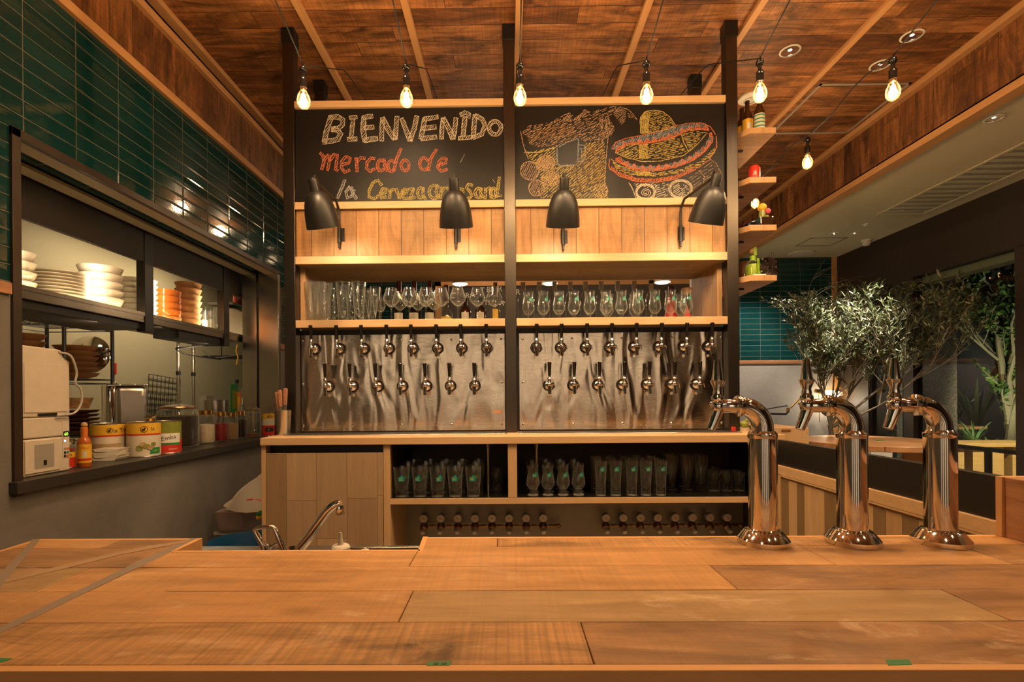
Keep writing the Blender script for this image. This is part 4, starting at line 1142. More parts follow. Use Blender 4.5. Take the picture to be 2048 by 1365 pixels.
for k, (px, kind) in enumerate(((798.5,'w'),(829,'w'),(860,'w'),(893,'r'),(931,'b'),(961,'b'),(991,'y'))):
    p = WY(px, 638, YBk)
    L = (p.x, YBk, ZS2)
    if kind == 'w': bottle('wine_bottle', 'dark wine bottle with red capsule behind the wine glasses, %s from the tall beer glasses' % ORD[k], L, P_wine, m_winedark, (m_redwax, [(.0155,.243),(.0155,.318),(0,.318)]), (m_paper, .0378, .03, .10, .9))
    elif kind == 'r': bottle('round_bottle', 'round-bodied clear bottle of pale gold spirit, red wax cap, behind wine glasses', L, P_round, m_glassb, (m_redwax, [(.016,.175),(.017,.29),(0,.29)]), (m_yel, .0464, .02, .07, .8), (m_gold, .09))
    elif kind == 'b': bottle('brown_bottle', 'small brown medicine-style bottle with cream label, %s from the blackboard post' % ('farther','closer')[k-4], L, [(0,0),(.036,0),(.0375,.004),(.0375,.11),(.026,.135),(.014,.15),(.014,.19),(0,.19)], m_brownglass, (m_black, [(.0155,.175),(.0155,.2),(0,.2)]), (m_paper, .0379, .01, .10, .7))
    else: bottle('amber_bottle', 'square-shouldered bottle of golden spirit next to the centre post', L, [(0,0),(.031,0),(.0325,.004),(.0325,.15),(.028,.165),(.0145,.185),(.0135,.20),(.0135,.295),(0,.295)], m_glassb, (m_brassd, [(.0145,.21),(.0145,.305),(0,.305)]), (m_yel, .0329, .03, .12, .6), (m_amber, .15))
for k, px in enumerate((1046.6,1078.5,1109.7,1141.3,1171.4,1203,1235.5,1269)):
    p = WY(px, 634, YBk)
    bottle('clear_spirit_bottle', 'clear spirit bottle with grey-capped neck behind the green-badged glasses, %s from the centre post' % ORD[k], (p.x, YBk, ZS2), P_clear, m_glassb,
           (m_gplastic, [(.0152,.250),(.0158,.292),(.0158,.304),(0,.304)]), (plain('pale_blue_label', (.42,.55,.52), .6), .0368, .01, .05, .8))
p = WY(1302.7, 634, YBk)
bottle('clear_spirit_bottle', 'clear spirit bottle with cream neck wrap and black cap behind badged glasses', (p.x, YBk, ZS2), P_clear, m_glassb, (m_black, [(.0165,.285),(.0165,.308),(0,.308)]), (m_paper, .0150, .244, .284, 3.1), (m_gold, .08))
p = WY(1342, 634, YBk)
bottle('flared_bottle', 'tall flared bottle with red capsule, broad red foot, near the side board', (p.x, YBk, ZS2), [(0,0),(.05,0),(.046,.03),(.024,.18),(.0145,.21),(.0145,.262),(0,.262)], m_red, (m_redwax, [(.0152,.215),(.0175,.268),(0,.268)]))
p = WY(1374, 634, 3.27)
bottle('corked_jar', 'glass jar of red paper with broad cork lid beside the side board', (p.x, 3.27, ZS2), [(0,0),(.036,0),(.038,.005),(.038,.15),(.030,.17),(.028,.195),(0,.195)], m_glassb, (m_cork, [(.032,.19),(.034,.225),(0,.225)]), None, (m_red, .12))

# ---------------------------------------------------------------- shaded wall lamps
def wall_lamp(label, bx, by, sx, sy, tilt):
    b = WY(bx, by, YB0); s = WY(sx, sy, 2.63)          # bracket on the planks; top of the shade
    t = thing('wall_lamp', label, 'wall lamp', b, 0, 'black shaded wall lamps')
    d = s - b
    m = MB(); m.box(-.02, .02, -.006, 0, -.04, .04); m.cyl((-.008,-.018,-.055), (-.008,-.018,.045), .011, .011, 14); m.cyl((-.008,-.018,-.085), (-.008,-.018,-.055), .007, .007, 10)
    for q in (-.03, .03): m.cyl((.014,-.006,q), (.014,-.009,q), .004, .004, 8)
    m.build('bracket', m_blackm, t, bevel=.001)
    z1 = .15
    pts = [Vector((-.008,-.018,.04)), Vector((-.008,-.018,z1-.03)), Vector((-.008+d.x*.02,-.024,z1)), Vector((-.008+d.x*.12,-.018+d.y*.12,z1+.035))]
    top = d + Vector((0, .02, .015))
    for i in range(1, 7): pts.append(pts[3].lerp(top + Vector((0,.05,-.01)), i/6.0))
    pts += [top + Vector((0, .03, .012)), top + Vector((0, .012, .012)), top + Vector((0,0,-.01))]
    MB().tube(pts, .0075, 10).build('arm', m_black, t)
    M = Matrix.Translation(d) @ Matrix.Rotation(tilt[0], 4, 'Y') @ Matrix.Rotation(tilt[1], 4, 'X')
    m = MB().lathe([(0,.004),(.008,.004),(.009,0),(.023,-.002),(.025,-.008),(.026,-.064),(.036,-.067),(.059,-.090),(.074,-.125),(.083,-.165),(.089,-.21),(.092,-.25),
                    (.0905,-.25),(.0875,-.21),(.0815,-.165),(.0725,-.125),(.0575,-.092),(.034,-.071),(.0,-.071)], 36, cap=False)
    m.mat4(M).build('lamp_shade', [m_shade], t, recalc=True, sharp=50)
    MB().lathe([(0,-.078),(.016,-.08),(.028,-.10),(.03,-.13),(.018,-.155),(0,-.16)], 18).mat4(M).build('bulb', glow('shade_bulb', (1.0,.72,.40), 14.0), t)
    p = b + (M @ Vector((0,0,-.19)))
    lamp('POINT', p, 10, WARM2, .03, name='shade_light')
wall_lamp('black bell-shaded wall lamp closest to the kitchen hatch, seen against the lettered blackboard', 683, 470, 625, 357, (-.10, .42))
wall_lamp('black bell-shaded wall lamp hiding part of the last chalk word', 915, 471, 908, 355, (0, .42))
wall_lamp('black bell-shaded wall lamp hanging in front of the chalk limes and sack', 1128, 474, 1129, 354, (0, .42))
wall_lamp('black bell-shaded wall lamp beside the post with hanging shelves, before the chalk barrels', 1362, 468, 1436, 347, (.12, .42))

# ---------------------------------------------------------------- festoon bulbs on their cords
ZB = E + 1.385
SX = [WY(px, py, 2.3).x for px, py in ((607,188),(813,188),(1040,187),(1293,181),(1520,178),(1786,189))]
b0 = None
def bulb(x, y, label, light=True):
    global b0
    if b0 is not None: return dup(b0, (x, y, ZB), cr.uniform(0, 6), label)
    t = thing('festoon_bulb', label, 'light bulb', (x, y, ZB), 0, 'hanging filament bulbs')
    m = MB(); m.ball((0,0,.128), .0185, 18); m.lathe([(.009,.085),(.009,.112),(.013,.116)], 12); m.lathe([(.016,.042),(.0165,.070),(.0175,.082),(.013,.090),(0,.092)], 20)
    m.tube([(0,0,.145),(.004,0,.158),(0,0,.163)], .0015, 6)
    m.build('socket', m_blackgl, t)
    g = MB().lathe([(.013,.044),(.0135,.030),(.018,.018),(.0265,.000),(.0292,-.016),(.0270,-.032),(.018,-.047),(.006,-.054),(0,-.055)], 26, cap=False).build('glass_bulb', m_bulbg, t, recalc=False, sharp=80)
    f = MB()
    for q in range(6):
        ca, sa = math.cos(q*PI/3), math.sin(q*PI/3); f.cyl((.0085*ca,.0085*sa,-.032), (.0070*ca,.0070*sa,.012), .0034, .0030, 6)
    f.cyl((0,0,.010), (0,0,.028), .002, .002, 6)
    f.build('filament', e_fil, g)
    MB().lathe([(.012,.030),(.0125,.043),(0,.043)], 16).build('brass_cap', m_brass, t)
    l = lamp('POINT', (0,0,-.010), 18, WARM, .021, name='bulb_light'); l.parent = t
    b0 = t; return t
nm = ('over the kitchen end of the lettered blackboard', 'over the middle of the lettered blackboard', 'in front of the centre post', 'above the sombrero crown', 'over the striped beer bottle', 'nearest the painted ceiling, below a downlight')
for i, x in enumerate(SX): bulb(x, 2.3, 'glowing filament bulb in black socket hanging %s' % nm[i])
P7, P8 = WY(1615, 321, 3.2), WY(1510, 403, 4.0)
bulb(P7.x, 3.2, 'glowing filament bulb in black socket hanging close under the plank fascia').location.z = P7.z
bulb(P8.x, 4.0, 'glowing filament bulb peeping over the potted cactus shelf').location.z = P8.z
for i, x in enumerate(SX):
    for y in (1.64,): bulb(x, y, 'filament bulb of the %s cord, hanging nearer the guests, above the picture' % ORD[i])
for i, x in enumerate(SX):
    m = MB(); ys = [-.4, .3, .98, 1.64, 2.3, 2.96, 3.62, 4.5]
    pts = []
    for a, c in zip(ys, ys[1:]):
        for k in range(8):
            u = k/8.0; xx = x - (.045*max(0, (a+(c-a)*u-2.3)/.66) if i == 5 else 0)
            yy = a+(c-a)*u; z = ZB+.147 + (.03 if i == 5 and yy > 2.3 else .10)*(1-abs(2*u-1))
            if i < 5 and yy > 2.3: z = ZB+.147 + (E+1.90-ZB-.147)*min(1, (yy-2.3)/.6) + max(0, yy-2.9)*.2
            elif yy > 3.62: z = ZB+.147 + (yy-3.62)*.7
            if yy < .98: z += (.98-yy)*.5
            if i == 5 and yy >= 2.3: continue
            pts.append((xx, yy, z))
    if i == 5:
        T = [Vector((SX[5], 2.3, ZB+.147)), P7+Vector((0,0,.147)), P8+Vector((0,0,.147)), Vector((P8.x-.1, 5.2, CEIL-.02))]
        for a, c in zip(T, T[1:]):
            for k in range(9): pts.append(a.lerp(c, k/8.0) + Vector((0,0,.035*math.sin(PI*min(1, k/5.0)) if k < 8 else 0)))
    m.tube(pts, .0032, 6)
    solo('light_cord', 'black cord carrying filament bulbs, %s' % ('strung along the kitchen side','strung over the lettered blackboard','strung along the centre post','strung over the sombrero drawing','strung beside the hanging shelves','strung closest to the plank fascia')[i], 'cord', m, m_cord, (0,0,0), 'cords of the filament bulbs')
# ---------------------------------------------------------------- front bar
BT = E - .40
fy0 = WZ(1014, 1342, BT).y; by1 = WZ(1100, 1074, BT).y
lx = WZ(69, 1076, BT).x
n0, n1, n2, n3 = WZ(350, 1103, BT), WZ(835, 1103, BT), WZ(846, 1074, BT), WZ(405, 1077, BT)
ny = n0.y
RX = 1.75
t = thing('bar_counter', 'long bar counter of reclaimed planks with a notch at the sink', 'bar counter', (0, by1, 0))
P = -by1
tops = MB(); 
def plank(x0, x1, y0, y1, m, dz=0.0):
    tops.box(x0+.0008, x1-.0008, y0+.0008+P, y1-.0008+P, BT-.03, BT-dz, m)
l1, l2, l3, l4, l5 = [WZ(1014, y, BT).y for y in (1330, 1244.5, 1181.5, 1133, 1093.5)]
def xs(y, *px):
    return [WZ(p, y, BT).x for p in px]
a = xs(1290, -400, 5, 1180, 2600); 
plank(-1.33, xs(1290, 1176)[0], l1, l2, 4); plank(xs(1290, 1176)[0], RX, l1, l2, 2, .0006)
x_ = xs(1212, 812, 1955); plank(-1.33, x_[0], l2, l3, 0); plank(x_[0], x_[1], l2, l3, 1, .0005); plank(x_[1], RX, l2, l3, 2)
x_ = xs(1157, 133, 375, 1450); plank(-1.33, x_[0], l3, l4, 1); plank(x_[0], x_[1], l3, l4, 0, .0006); plank(x_[1], x_[2], l3, l4, 0); plank(x_[2], RX, l3, l4, 2, .0004)
x_ = xs(1113, 300, 1640, 1980); yb = ny-.004
plank(-1.33, x_[0], l4, l5, 2); plank(x_[0], n0.x, l4, l5, 0)
plank(n0.x, n1.x, l4, min(l5, ny-.008), 0); plank(n1.x, x_[1], l4, l5, 0); plank(x_[1], x_[2], l4, l5, 0, .0005); plank(x_[2], RX, l4, l5, 2)
x_ = xs(1085, 230, 995, 1750); plank(-1.33, x_[0], l5, by1-.012, 0); plank(x_[0], n3.x-.012, l5, by1-.012, 2)
plank(n2.x+.012, x_[1], l5, by1-.012, 0, .0003); plank(x_[1], x_[2], l5, by1-.012, 4, .0006); plank(x_[2], RX, l5, by1-.012, 0)
tops.box(n0.x-.02, n3.x-.006, l4+.02+P, l5+P, BT-.03, BT-.002, 0)
# planks cut along the slanted notch sides
tops.prism([(n0.x-.13, ny-.003+P), (n0.x-.012, ny-.003+P), (n3.x-.012, by1-.012+P), (n3.x-.13, by1-.012+P)], BT-.03, BT-.0004, 0, 'xy')
tops.prism([(n1.x+.012, ny-.003+P), (n1.x+.10, ny-.003+P), (n2.x+.10, by1-.012+P), (n2.x+.012, by1-.012+P)], BT-.03, BT-.0004, 0, 'xy')
tops.build('plank_top', m_bar, t, bevel=.0012, seg=1)
lip = MB()
lip.box(-1.345, RX, fy0+P, l1+P, BT-.045, BT)
lip.box(-1.345, -1.33, fy0+P, by1+P, BT-.045, BT); lip.box(-1.345, n3.x, by1-.012+P, by1+P, BT-.045, BT); lip.box(n2.x, RX, by1-.012+P, by1+P, BT-.045, BT)
lip.box(n0.x-.006, n1.x+.006, ny-.008+P, ny+.004+P, BT-.045, BT+.0004)
for q0, q1, s_ in ((n0, n3, -1), (n1, n2, 1)):
    lip.prism([(q0.x, q0.y-.004+P), (q1.x, q1.y+P), (q1.x+.014*s_, q1.y+P), (q0.x+.014*s_, q0.y-.004+P)], BT-.045, BT+.0004, 0, 'xy')
lip.build('edge_lipping', m_barlip, t, bevel=.001)
w = MB(); w.box(-1.345, RX, fy0+.002+P, fy0+.03+P, .0, BT-.046); w.box(-1.345, RX, ny-.05+P, ny-.02+P, 0, BT-.046); w.box(-1.345, -1.32, fy0+.03+P, ny-.05+P, 0, BT-.046)
w.build('front_panel', m_barfront, t)
MB().box(-1.345, RX, fy0-.004+P, fy0+.002+P, BT-.12, BT-.0455).build('front_fascia', m_barfront, t)
# tape on the bar
def strip(label, quad, mat, name='tape_strip', cat='tape', group=None, dz=0.0):
    pts = [WZ(x, y, BT+.0006+dz) for x, y in quad]; c = sum(pts, Vector())/len(pts)
    m = MB(); n = len(pts)
    vs = [tuple(p-c) for p in pts] + [tuple(p-c-Vector((0,0,.0005))) for p in pts]
    m.add(vs, [tuple(range(n)), tuple(reversed(range(n, 2*n)))] + [(i, (i+1) % n, (i+1) % n+n, i+n) for i in range(n)])
    return solo(name, label, cat, m, mat, c, group)
strip('wide grey tape strip across the far bar corner next to the kitchen wall', ((66,1079),(80,1079),(8,1166),(-30,1215),(-40,1190)), m_tape, group='grey tape on the bar')
strip('long grey tape strip slanting over the bar from the sink notch to the front', ((383,1077),(393,1077),(333,1108),(240,1153),(75,1233),(0,1267),(-60,1294),(-60,1284),(0,1255),(70,1222),(180,1170),(290,1117)), m_tape, group='grey tape on the bar')
strip('thin faint grey tape strip between the two wider ones', ((378,1081),(372,1085),(240,1110),(120,1140),(10,1166),(8,1160),(90,1140),(200,1113),(300,1092)), plain('faint_tape', (.32,.20,.11), .45), group='grey tape on the bar', dz=.0003)
strip('green tape marker at the bar front, cut by the picture edge', ((-30,1317),(25,1317),(15,1322),(0,1326),(-40,1326)), m_greentape, 'tape_marker', 'tape', 'green tape markers')
strip('green tape marker at the bar front below the lettered blackboard', ((857,1323.5),(904,1322.5),(899,1331.5),(853,1332)), m_greentape, 'tape_marker', 'tape', 'green tape markers')
strip('green tape marker at the bar front below the chrome towers', ((1772,1320),(1818,1319.5),(1824,1330),(1776,1331)), m_greentape, 'tape_marker', 'tape', 'green tape markers')
for qx in (868, 884): strip('dark pen mark on the green tape, %s' % ('first stroke' if qx < 870 else 'second stroke'), ((qx,1326),(qx+10,1326),(qx+8,1330),(qx-2,1330)), plain('pen_mark', (.02,.05,.02), .6), 'pen_mark', 'mark', 'pen marks on tape', .0004)

# ---------------------------------------------------------------- chrome beer towers
def tower(label, px):
    c = WZ(px, 1086.5, BT)
    t = thing('beer_tower', label, 'beer tower', (c.x, c.y, BT), 0, 'chrome beer towers')
    MB().lathe([(0,0),(.0645,0),(.0650,.003),(.0645,.013),(.062,.016),(.047,.034),(.042,.037),(0,.037)], 48).build('base_flange', m_chromeb, t)
    MB().lathe([(.0385,.034),(.0385,.037),(.0355,.040),(.0355,.044),(.0355,.279),(.0355,.282),(.0365,.284),(.0365,.292),(.031,.299),(.030,.3),(0,.3)], 48).build('column', m_chromeb, t)
    pts, rs = [(0,0,.296)], [.0275]
    R = .058
    pts.append((0,0,.308)); rs.append(.0275)
    for i in range(1, 12):
        a = PI/2*i/11; pts.append((-R+R*math.cos(a), 0, .308+R*math.sin(a))); rs.append(.0275-.0035*i/11)
    MB().tube(pts, rs, 32).build('elbow', m_chromeb, t)
    zc_ = .308+R
    MB().along([(.0,0),(.0262,0),(.0285,.004),(.0285,.012),(.025,.016),(.0185,.018),(.0185,.05),(.0165,.056),(.0165,.064),(0,.064)], (-R+.004,0,zc_), (-1,0,0), 32).build('collar', m_chromeb, t)
    fx_ = -.118
    m = MB(); m.ball((fx_,0,zc_), .0175, 28, 0, 1.25); m.lathe([(.012,zc_+.012),(.0165,zc_+.018),(.0165,zc_+.024),(.0125,zc_+.030),(.0125,zc_+.036)], 28, (fx_,0,0)); m.ball((fx_-.017,0,zc_+.006), .006, 16)
    m.build('faucet_body', m_chromeb, t)
    MB().tube([(fx_+.002,0,zc_-.006),(fx_-.002,0,zc_-.020),(fx_-.012,0,zc_-.046),(fx_-.019,0,zc_-.062),(fx_-.0195,0,zc_-.0635)], [.016,.0145,.0125,.0115,.008], 28).build('spout', m_chromeb, t)
    MB().lathe([(.0125,zc_+.034),(.0105,zc_+.045),(.0185,zc_+.066),(.0188,zc_+.069),(.0150,zc_+.070),(.0088,zc_+.120),(.0080,zc_+.124),(0,zc_+.125)], 32, (fx_,0,0)).build('handle', m_chromeb, t)
tower('tall chrome beer tower on the bar, first from the tap wall', 1526.5)
tower('tall chrome beer tower on the bar, middle one of three', 1705)
tower('tall chrome beer tower on the bar, closest to the windows', 1881.5)

# ---------------------------------------------------------------- sink behind the notch
SZ = E - .47
x0, x1 = WZ(395, 1090, SZ).x-.03, n1.x+.05
t = thing('sink_unit', 'stainless sink top just behind the notch of the bar', 'sink', (x0, 1.30, 0))
L = x1-x0; bx = L-.36
m = MB(); m.box(0, bx, 0, .27, SZ-.03, SZ); m.box(bx, L, 0, .02, SZ-.03, SZ); m.box(bx, L, .25, .27, SZ-.03, SZ); m.box(L-.02, L, .02, .25, SZ-.03, SZ)
m.build('deck', m_steel, t, bevel=.002)
m = MB(); m.box(bx-.01, bx, .01, .26, SZ-.2, SZ-.03); m.box(L-.02, L-.01, .01, .26, SZ-.2, SZ-.03); m.box(bx, L-.02, .01, .02, SZ-.2, SZ-.03); m.box(bx, L-.02, .25, .26, SZ-.2, SZ-.03); m.box(bx-.01, L-.01, .01, .26, SZ-.21, SZ-.2)
m.build('basin', m_steel, t)
MB().box(.01, bx-.02, .02, .26, 0, SZ-.03).build('cabinet_base', m_steelv, t)
yv = 1.45
c0 = WY(590, 1112, yv); c0.z = SZ
t = thing('sink_mixer', 'chrome sink mixer with slanting spout and open loop lever', 'tap', c0)
D = lambda px, py, y=yv: WY(px, py, y) - c0
MB().lathe([(.028,0),(.03,.004),(.026,.01),(.022,.03)], 24).build('mixer_base', m_chromeb, t)
MB().tube([(0,0,.008), D(600,1098), D(620,1072), D(640,1043), D(654,1023), D(664,1014), D(674,1009), D(682,1006)], [.0155,.0148,.0145,.0142,.0138,.0135,.012,.009], 24).build('spout', m_chromeb, t)
p_ = D(679, 1012)
MB().lathe([(.0095,.0),(.0115,-.006),(.0115,-.024),(.0105,-.026),(0,-.026)], 20, p_).build('aerator', m_chromeb, t)
q = [D(*a_) for a_ in ((533,1112),(524,1088),(513,1068),(509,1061),(516,1057),(530,1054.5),(546,1055),(550,1058),(556,1075),(566,1100))]
m = MB(); m.tube(q, [.010,.0085,.007,.006,.0055,.0055,.006,.0065,.0075,.009], 14); m.tube([D(522,1087), D(535,1093.5), D(545,1093.5), D(557,1085)], .006, 12); m.tube([D(545,1104), (0,0,.012)], .012, 12)
m.build('loop_lever', m_chromeb, t)
b_ = SZ - .2
def squeeze(label, px, py_top, r, hcap, cone):
    c = WY(px, py_top, 1.44); H = c.z - b_
    t = thing('squeeze_bottle', label, 'bottle', (c.x, 1.44, b_), 0, 'squeeze bottles in the sink')
    MB().lathe([(r*1.05,0),(r*1.1,.005),(r*1.1,H-cone-hcap)], 24).build('bottle_body', m_wplastic, t)
    MB().lathe([(r*1.05,H-cone-hcap),(r*1.08,H-cone-.006),(r*.9,H-cone),(r*.32,H-cone+.002),(r*.16,H),(0,H)], 24).build('nozzle_cap', m_wplastic, t)
squeeze('white squeeze bottle with tall cone nozzle poking over the notch edge', 681, 1066, .025, .016, .036)
squeeze('white squeeze bottle cap, the low one just clearing the notch edge', 730, 1096, .012, .012, .006)

# ---------------------------------------------------------------- low return wall towards the window side
XP = 1.372
t = thing('return_wall', 'low wall of upright pale and dark planks with a black top panel', 'low wall', (XP, 1.40, 0))
y0, y1 = 0.0, WX(1552, 880, XP).y - 1.40
zt = E - .238
MB().box(0, .03, y0, y1, zt-.125, zt).build('black_panel', m_black, t, bevel=.001)
MB().box(-.014, .035, y0, y1, zt-.170, zt-.125).build('rail', m_oak, t, bevel=.0015)
MB().box(.0, .035, y0, y1, 0, zt-.170).build('backing', m_oakv, t)
w = MB(); yy, i = 0.0, 0
cyc = [0,1,0,0,1,2,1,0,1,0,1,0,0,1]
MB().box(-.012, .0, y1-.06, y1, 0, zt-.170).build('end_stile', m_oakv, t)
while yy < y1-.07:
    wd = (.075,.062,.085,.058,.07)[i % 5]; e_ = min(yy+wd, y1-.06)
    w.box(-.006, 0, yy+.0006, e_-.0006, 0, zt-.190, cyc[i % 14]); yy = e_; i += 1
w.build('stripe_planks', m_stripe, t)
MB().box(-.013, 0, y0, y1-.06, zt-.178, zt-.170).build('shadow_bead', m_oak, t)
t = thing('bar_end_block', 'thick reclaimed plank end wall standing on the bar beside the last tower', 'wall block', (1.352, .55, BT))
MB().box(.008, .30, .0, .835, 0, .165).build('planks', m_block, t, bevel=.002)
MB().box(.0, .30, .835, .853, -.0, .1655).build('end_strip', m_beam, t, bevel=.001)

# ---------------------------------------------------------------- things on the worktop
p = WZ(567, 871, CT)
t = thing('steel_cup', 'tall steel cup holding palette knives on the worktop by the post', 'cup', (p.x, p.y, CT))
MB().lathe([(0,0),(.036,0),(.037,.004),(.044,.145),(.0455,.147),(.0435,.147),(.036,.006),(0,.006)], 36, cap=False).build('cup', m_steelv, t)
for k, (dx, lean, h, col) in enumerate(((-.024,-.20,.155,0),(-.006,-.10,.165,0),(.016,.04,.175,1),(-.034,-.26,.115,0))):
    lab = ('wood-handled spatula leaning farthest out of the steel cup', 'wood-handled spatula in the middle of the steel cup', 'dark-riveted wood-handled knife standing upright in the steel cup', 'shorter wood-handled spatula low behind the others in the steel cup')[k]
    yo = (.006, -.006, .0, .022)[k]
    k_ = thing('spatula', lab, 'spatula', (p.x+dx*.5, p.y+yo, CT+.006), 0, 'spatulas in the steel cup')
    R_ = Matrix.Rotation(lean*.55, 4, 'Y')
    MB().box(-.009,.009,-.0008,.0008,0,h).mat4(R_).build('blade', m_chromeb, k_)
    m = MB(); m.prism([(-.008,h-.005),(.008,h-.005),(.0105,h+.05),(.011,h+.085),(.007,h+.095),(-.007,h+.095),(-.011,h+.085),(-.0105,h+.05)], -.008, .008, 0, 'xz')
    m.mat4(R_).build('handle', m_handlewood, k_, bevel=.003)
    m = MB()
    for zz in (.012, .04, .068): m.cyl((0,-.0085,h+zz), (0,-.0078,h+zz), .0022, .0022, 10)
    m.mat4(R_).build('rivets', m_chromeb if k < 2 else m_bowldark, k_)
p = WZ(1457, 863, CT)
solo('red_lighter', 'small red plastic lighter standing on the worktop beside the post', 'lighter', MB().box(-.011,.011,-.006,.006,0,.030), m_red, (p.x, 2.93, CT), bevel=.002)
p = WZ(1489, 863, CT)
t = thing('small_cactus', 'tiny cactus in a low pot at the worktop end behind the first tower', 'cactus', (p.x, p.y, CT))
MB().lathe([(.022,0),(.027,.02),(.028,.022),(0,.021)], 18).build('pot', m_wplastic, t)
m = MB(); m.ball((0,0,.04), .022, 16); m.ball((.012,0,.062), .012, 12); m.ball((-.016,.004,.05), .010, 12)
m.build('cactus_body', m_olive, t)
t = thing('side_counter', 'wood-clad end of a lower counter seen beyond the first chrome tower', 'counter', (1.68, 3.2, 0))
MB().box(0, .235, 0, .7, 0, E-.222).build('carcass', m_oakv, t, bevel=.002)
MB().box(.06, .12, -.003, 0, E-.245, E-.232).build('grip', m_bowldark, t)

# ---------------------------------------------------------------- corner between kitchen wall and cabinet
t = thing('storage_stand', 'low grey stand beside the plank cabinet carrying a clear tub', 'stand', (-1.64, 3.33, 0))
MB().box(-.24, .24, -.16, .2, .47, .49).build('stand_top', m_gplastic, t)
for sx in (-.22, .22):
    for sy in (-.14, .18): MB().box(sx-.012, sx+.012, sy-.012, sy+.012, 0, .47).build('leg', m_gplastic, t)
t = thing('bean_tub', 'clear plastic tub of small purple beans under a plastic bag', 'tub', (-1.64, 3.30, .491))
m = MB().lathe([(0,0),(.255,0),(.27,.02),(.29,.125),(.295,.13),(.29,.13),(.265,.022),(0,.004)], 4, cap=False, M=Matrix.Rotation(PI/4, 4, 'Z')); m.mat4(Matrix.Diagonal((1.05,.75,1,1)))
m.build('tub', m_tub, t)
m = MB().lathe([(0,.022),(.19,.022),(.215,.118),(0,.12)], 4, M=Matrix.Rotation(PI/4, 4, 'Z')); m.mat4(Matrix.Diagonal((1.05,.75,1,1))); m.build('beans', m_bagbeans, t, bevel=.008)
t = thing('plastic_bag', 'crumpled clear plastic bag of beans peaking above the tub', 'bag', (-1.64, 3.30, .625))
vs, fs = [], []
for i in range(9):
    u = i/8.0
    for j in range(20):
        a = 2*PI*j/20; r = (.205*(1-u)**.8 + .02)*(1+.14*math.sin(3*a+4*u)+.06*math.sin(7*a))
        vs.append((r*1.12*math.cos(a)+.05*u, r*.7*math.sin(a), .22*u + .015*math.sin(5*a)*u))
for i in range(8):
    for j in range(20): fs.append((i*20+j, i*20+(j+1) % 20, (i+1)*20+(j+1) % 20, (i+1)*20+j))
MB().add(vs, fs).build('bag_film', m_plasticbag, t, recalc=False, sharp=60)
m = MB(); m.tube([(-.05,-.12,.06),(0,-.125,.072),(.06,-.11,.06),(.1,-.1,.075)], .006, 6); m.build('printed_stripe', m_red, t)
q = WY(510, 1022, 2.78)
t = thing('sponge', 'green and yellow scouring sponge lying against the cabinet side', 'sponge', (q.x-.02, 3.0, .655))
M_ = Matrix.Rotation(.25, 4, 'Z')
MB().box(-.07,.09,-.045,.045,-.03,-.008,0,M_).build('foam', m_sponge_y, t, bevel=.003); MB().box(-.07,.09,-.045,.045,-.008,.004,0,M_).build('scouring_pad', m_sponge_g, t, bevel=.002)
t = thing('blue_bucket', 'round blue plastic bucket with slot handle below the bean tub', 'bucket', (-1.56, 2.93, 0))
MB().lathe([(0,.25),(.15,.25),(.155,.26),(.185,.50),(.19,.512),(.194,.50),(.188,.49),(.158,.24),(.15,.0),(0,0)], 40, cap=False).build('bucket', m_blue, t)
m = MB().patch(.180, -.9, -.62, .468, .488, 0, 6, lift=-.012); m.build('grip_slot', m_wplastic, t, flat=True)
t = thing('cloth_roll', 'pale rolled cloth with dark ends beside the blue bucket', 'cloth', (-1.865, 2.86, .0))
MB().box(-.07,.07,-.07,.07,0,.42).build('holder', m_gplastic, t)
m = MB(); m.cyl((-.065,.0,.445), (.065,.02,.445), .026, .026, 18); m.cyl((-.06,-.02,.478), (.06,.0,.478), .022, .022, 18); m.build('cloth', m_paper, t)
m = MB(); m.cyl((-.069,.0,.445), (-.064,.0,.445), .022, .022, 18); m.build('dark_end', m_bowldark, t)
# ---------------------------------------------------------------- kitchen hatch: heated shelf
SHZ = E + .515; SX0, SX1 = -2.26, -2.64
m_hood = plain('hood_dark', (.020,.014,.010), .55, 0); m_pass = steel('pass_steel', (.30,.25,.19), .28, 'y', 0.0, .2)
t = thing('pass_shelf', 'stainless pass shelf with dark hood hanging across the kitchen hatch', 'shelf', (SX0, 2.0, SHZ))
Y1 = 2.26
MB().box(SX1-SX0, 0, -.05, Y1, -.045, 0).build('shelf_plate', m_pass, t, bevel=.003)
MB().box(-.004, .004, -.05, Y1, -.004, .018).build('shelf_lip', m_pass, t)
MB().box(-.03, 0, -.05, Y1, .335, .56).build('hood_front', m_hood, t, bevel=.002)
MB().box(SX1-SX0, -.03, -.05, Y1, .50, .56).build('hood_top', m_steel, t)
for y, w_ in ((1.132, .075), (2.002, .077)):
    MB().box(-.05, .006, y-w_/2, y+w_/2, -.10, .56).build('upright', m_black, t, bevel=.002)
MB().box(SX1-SX0, -.02, .0, 1.15, -.085, -.046).build('lamp_housing', m_black, t)
MB().box(-.20, -.02, 1.45, 2.03, -.10, -.046).build('lamp_housing', m_black, t)
MB().box(-.020, -.010, -.04, Y1-.01, .002, .010).build('strip_lamp', e_strip, t)
tt = [(-.09,2.0,-.08),(-.12,1.7,-.14),(-.14,1.6,-.16),(-.16,1.8,-.19),(-.1,2.1,-.2)]
MB().tube(spline(tt), .006, 8).build('cable', m_black, t)
for k in range(4):
    lamp('AREA', (SX0-.028, 2.25+.52*k, SHZ+.007), 2.6, WARM2, (.012, .5), (SX0-.5, 2.25+.52*k, SHZ+.03), name='strip_light')
def plate_prof(r, h): return [(0,0),(r*.6,0),(r*.62,.003),(r,h),(r,h+.004),(r*.95,h+.003),(r*.58,.006),(0,.006)]
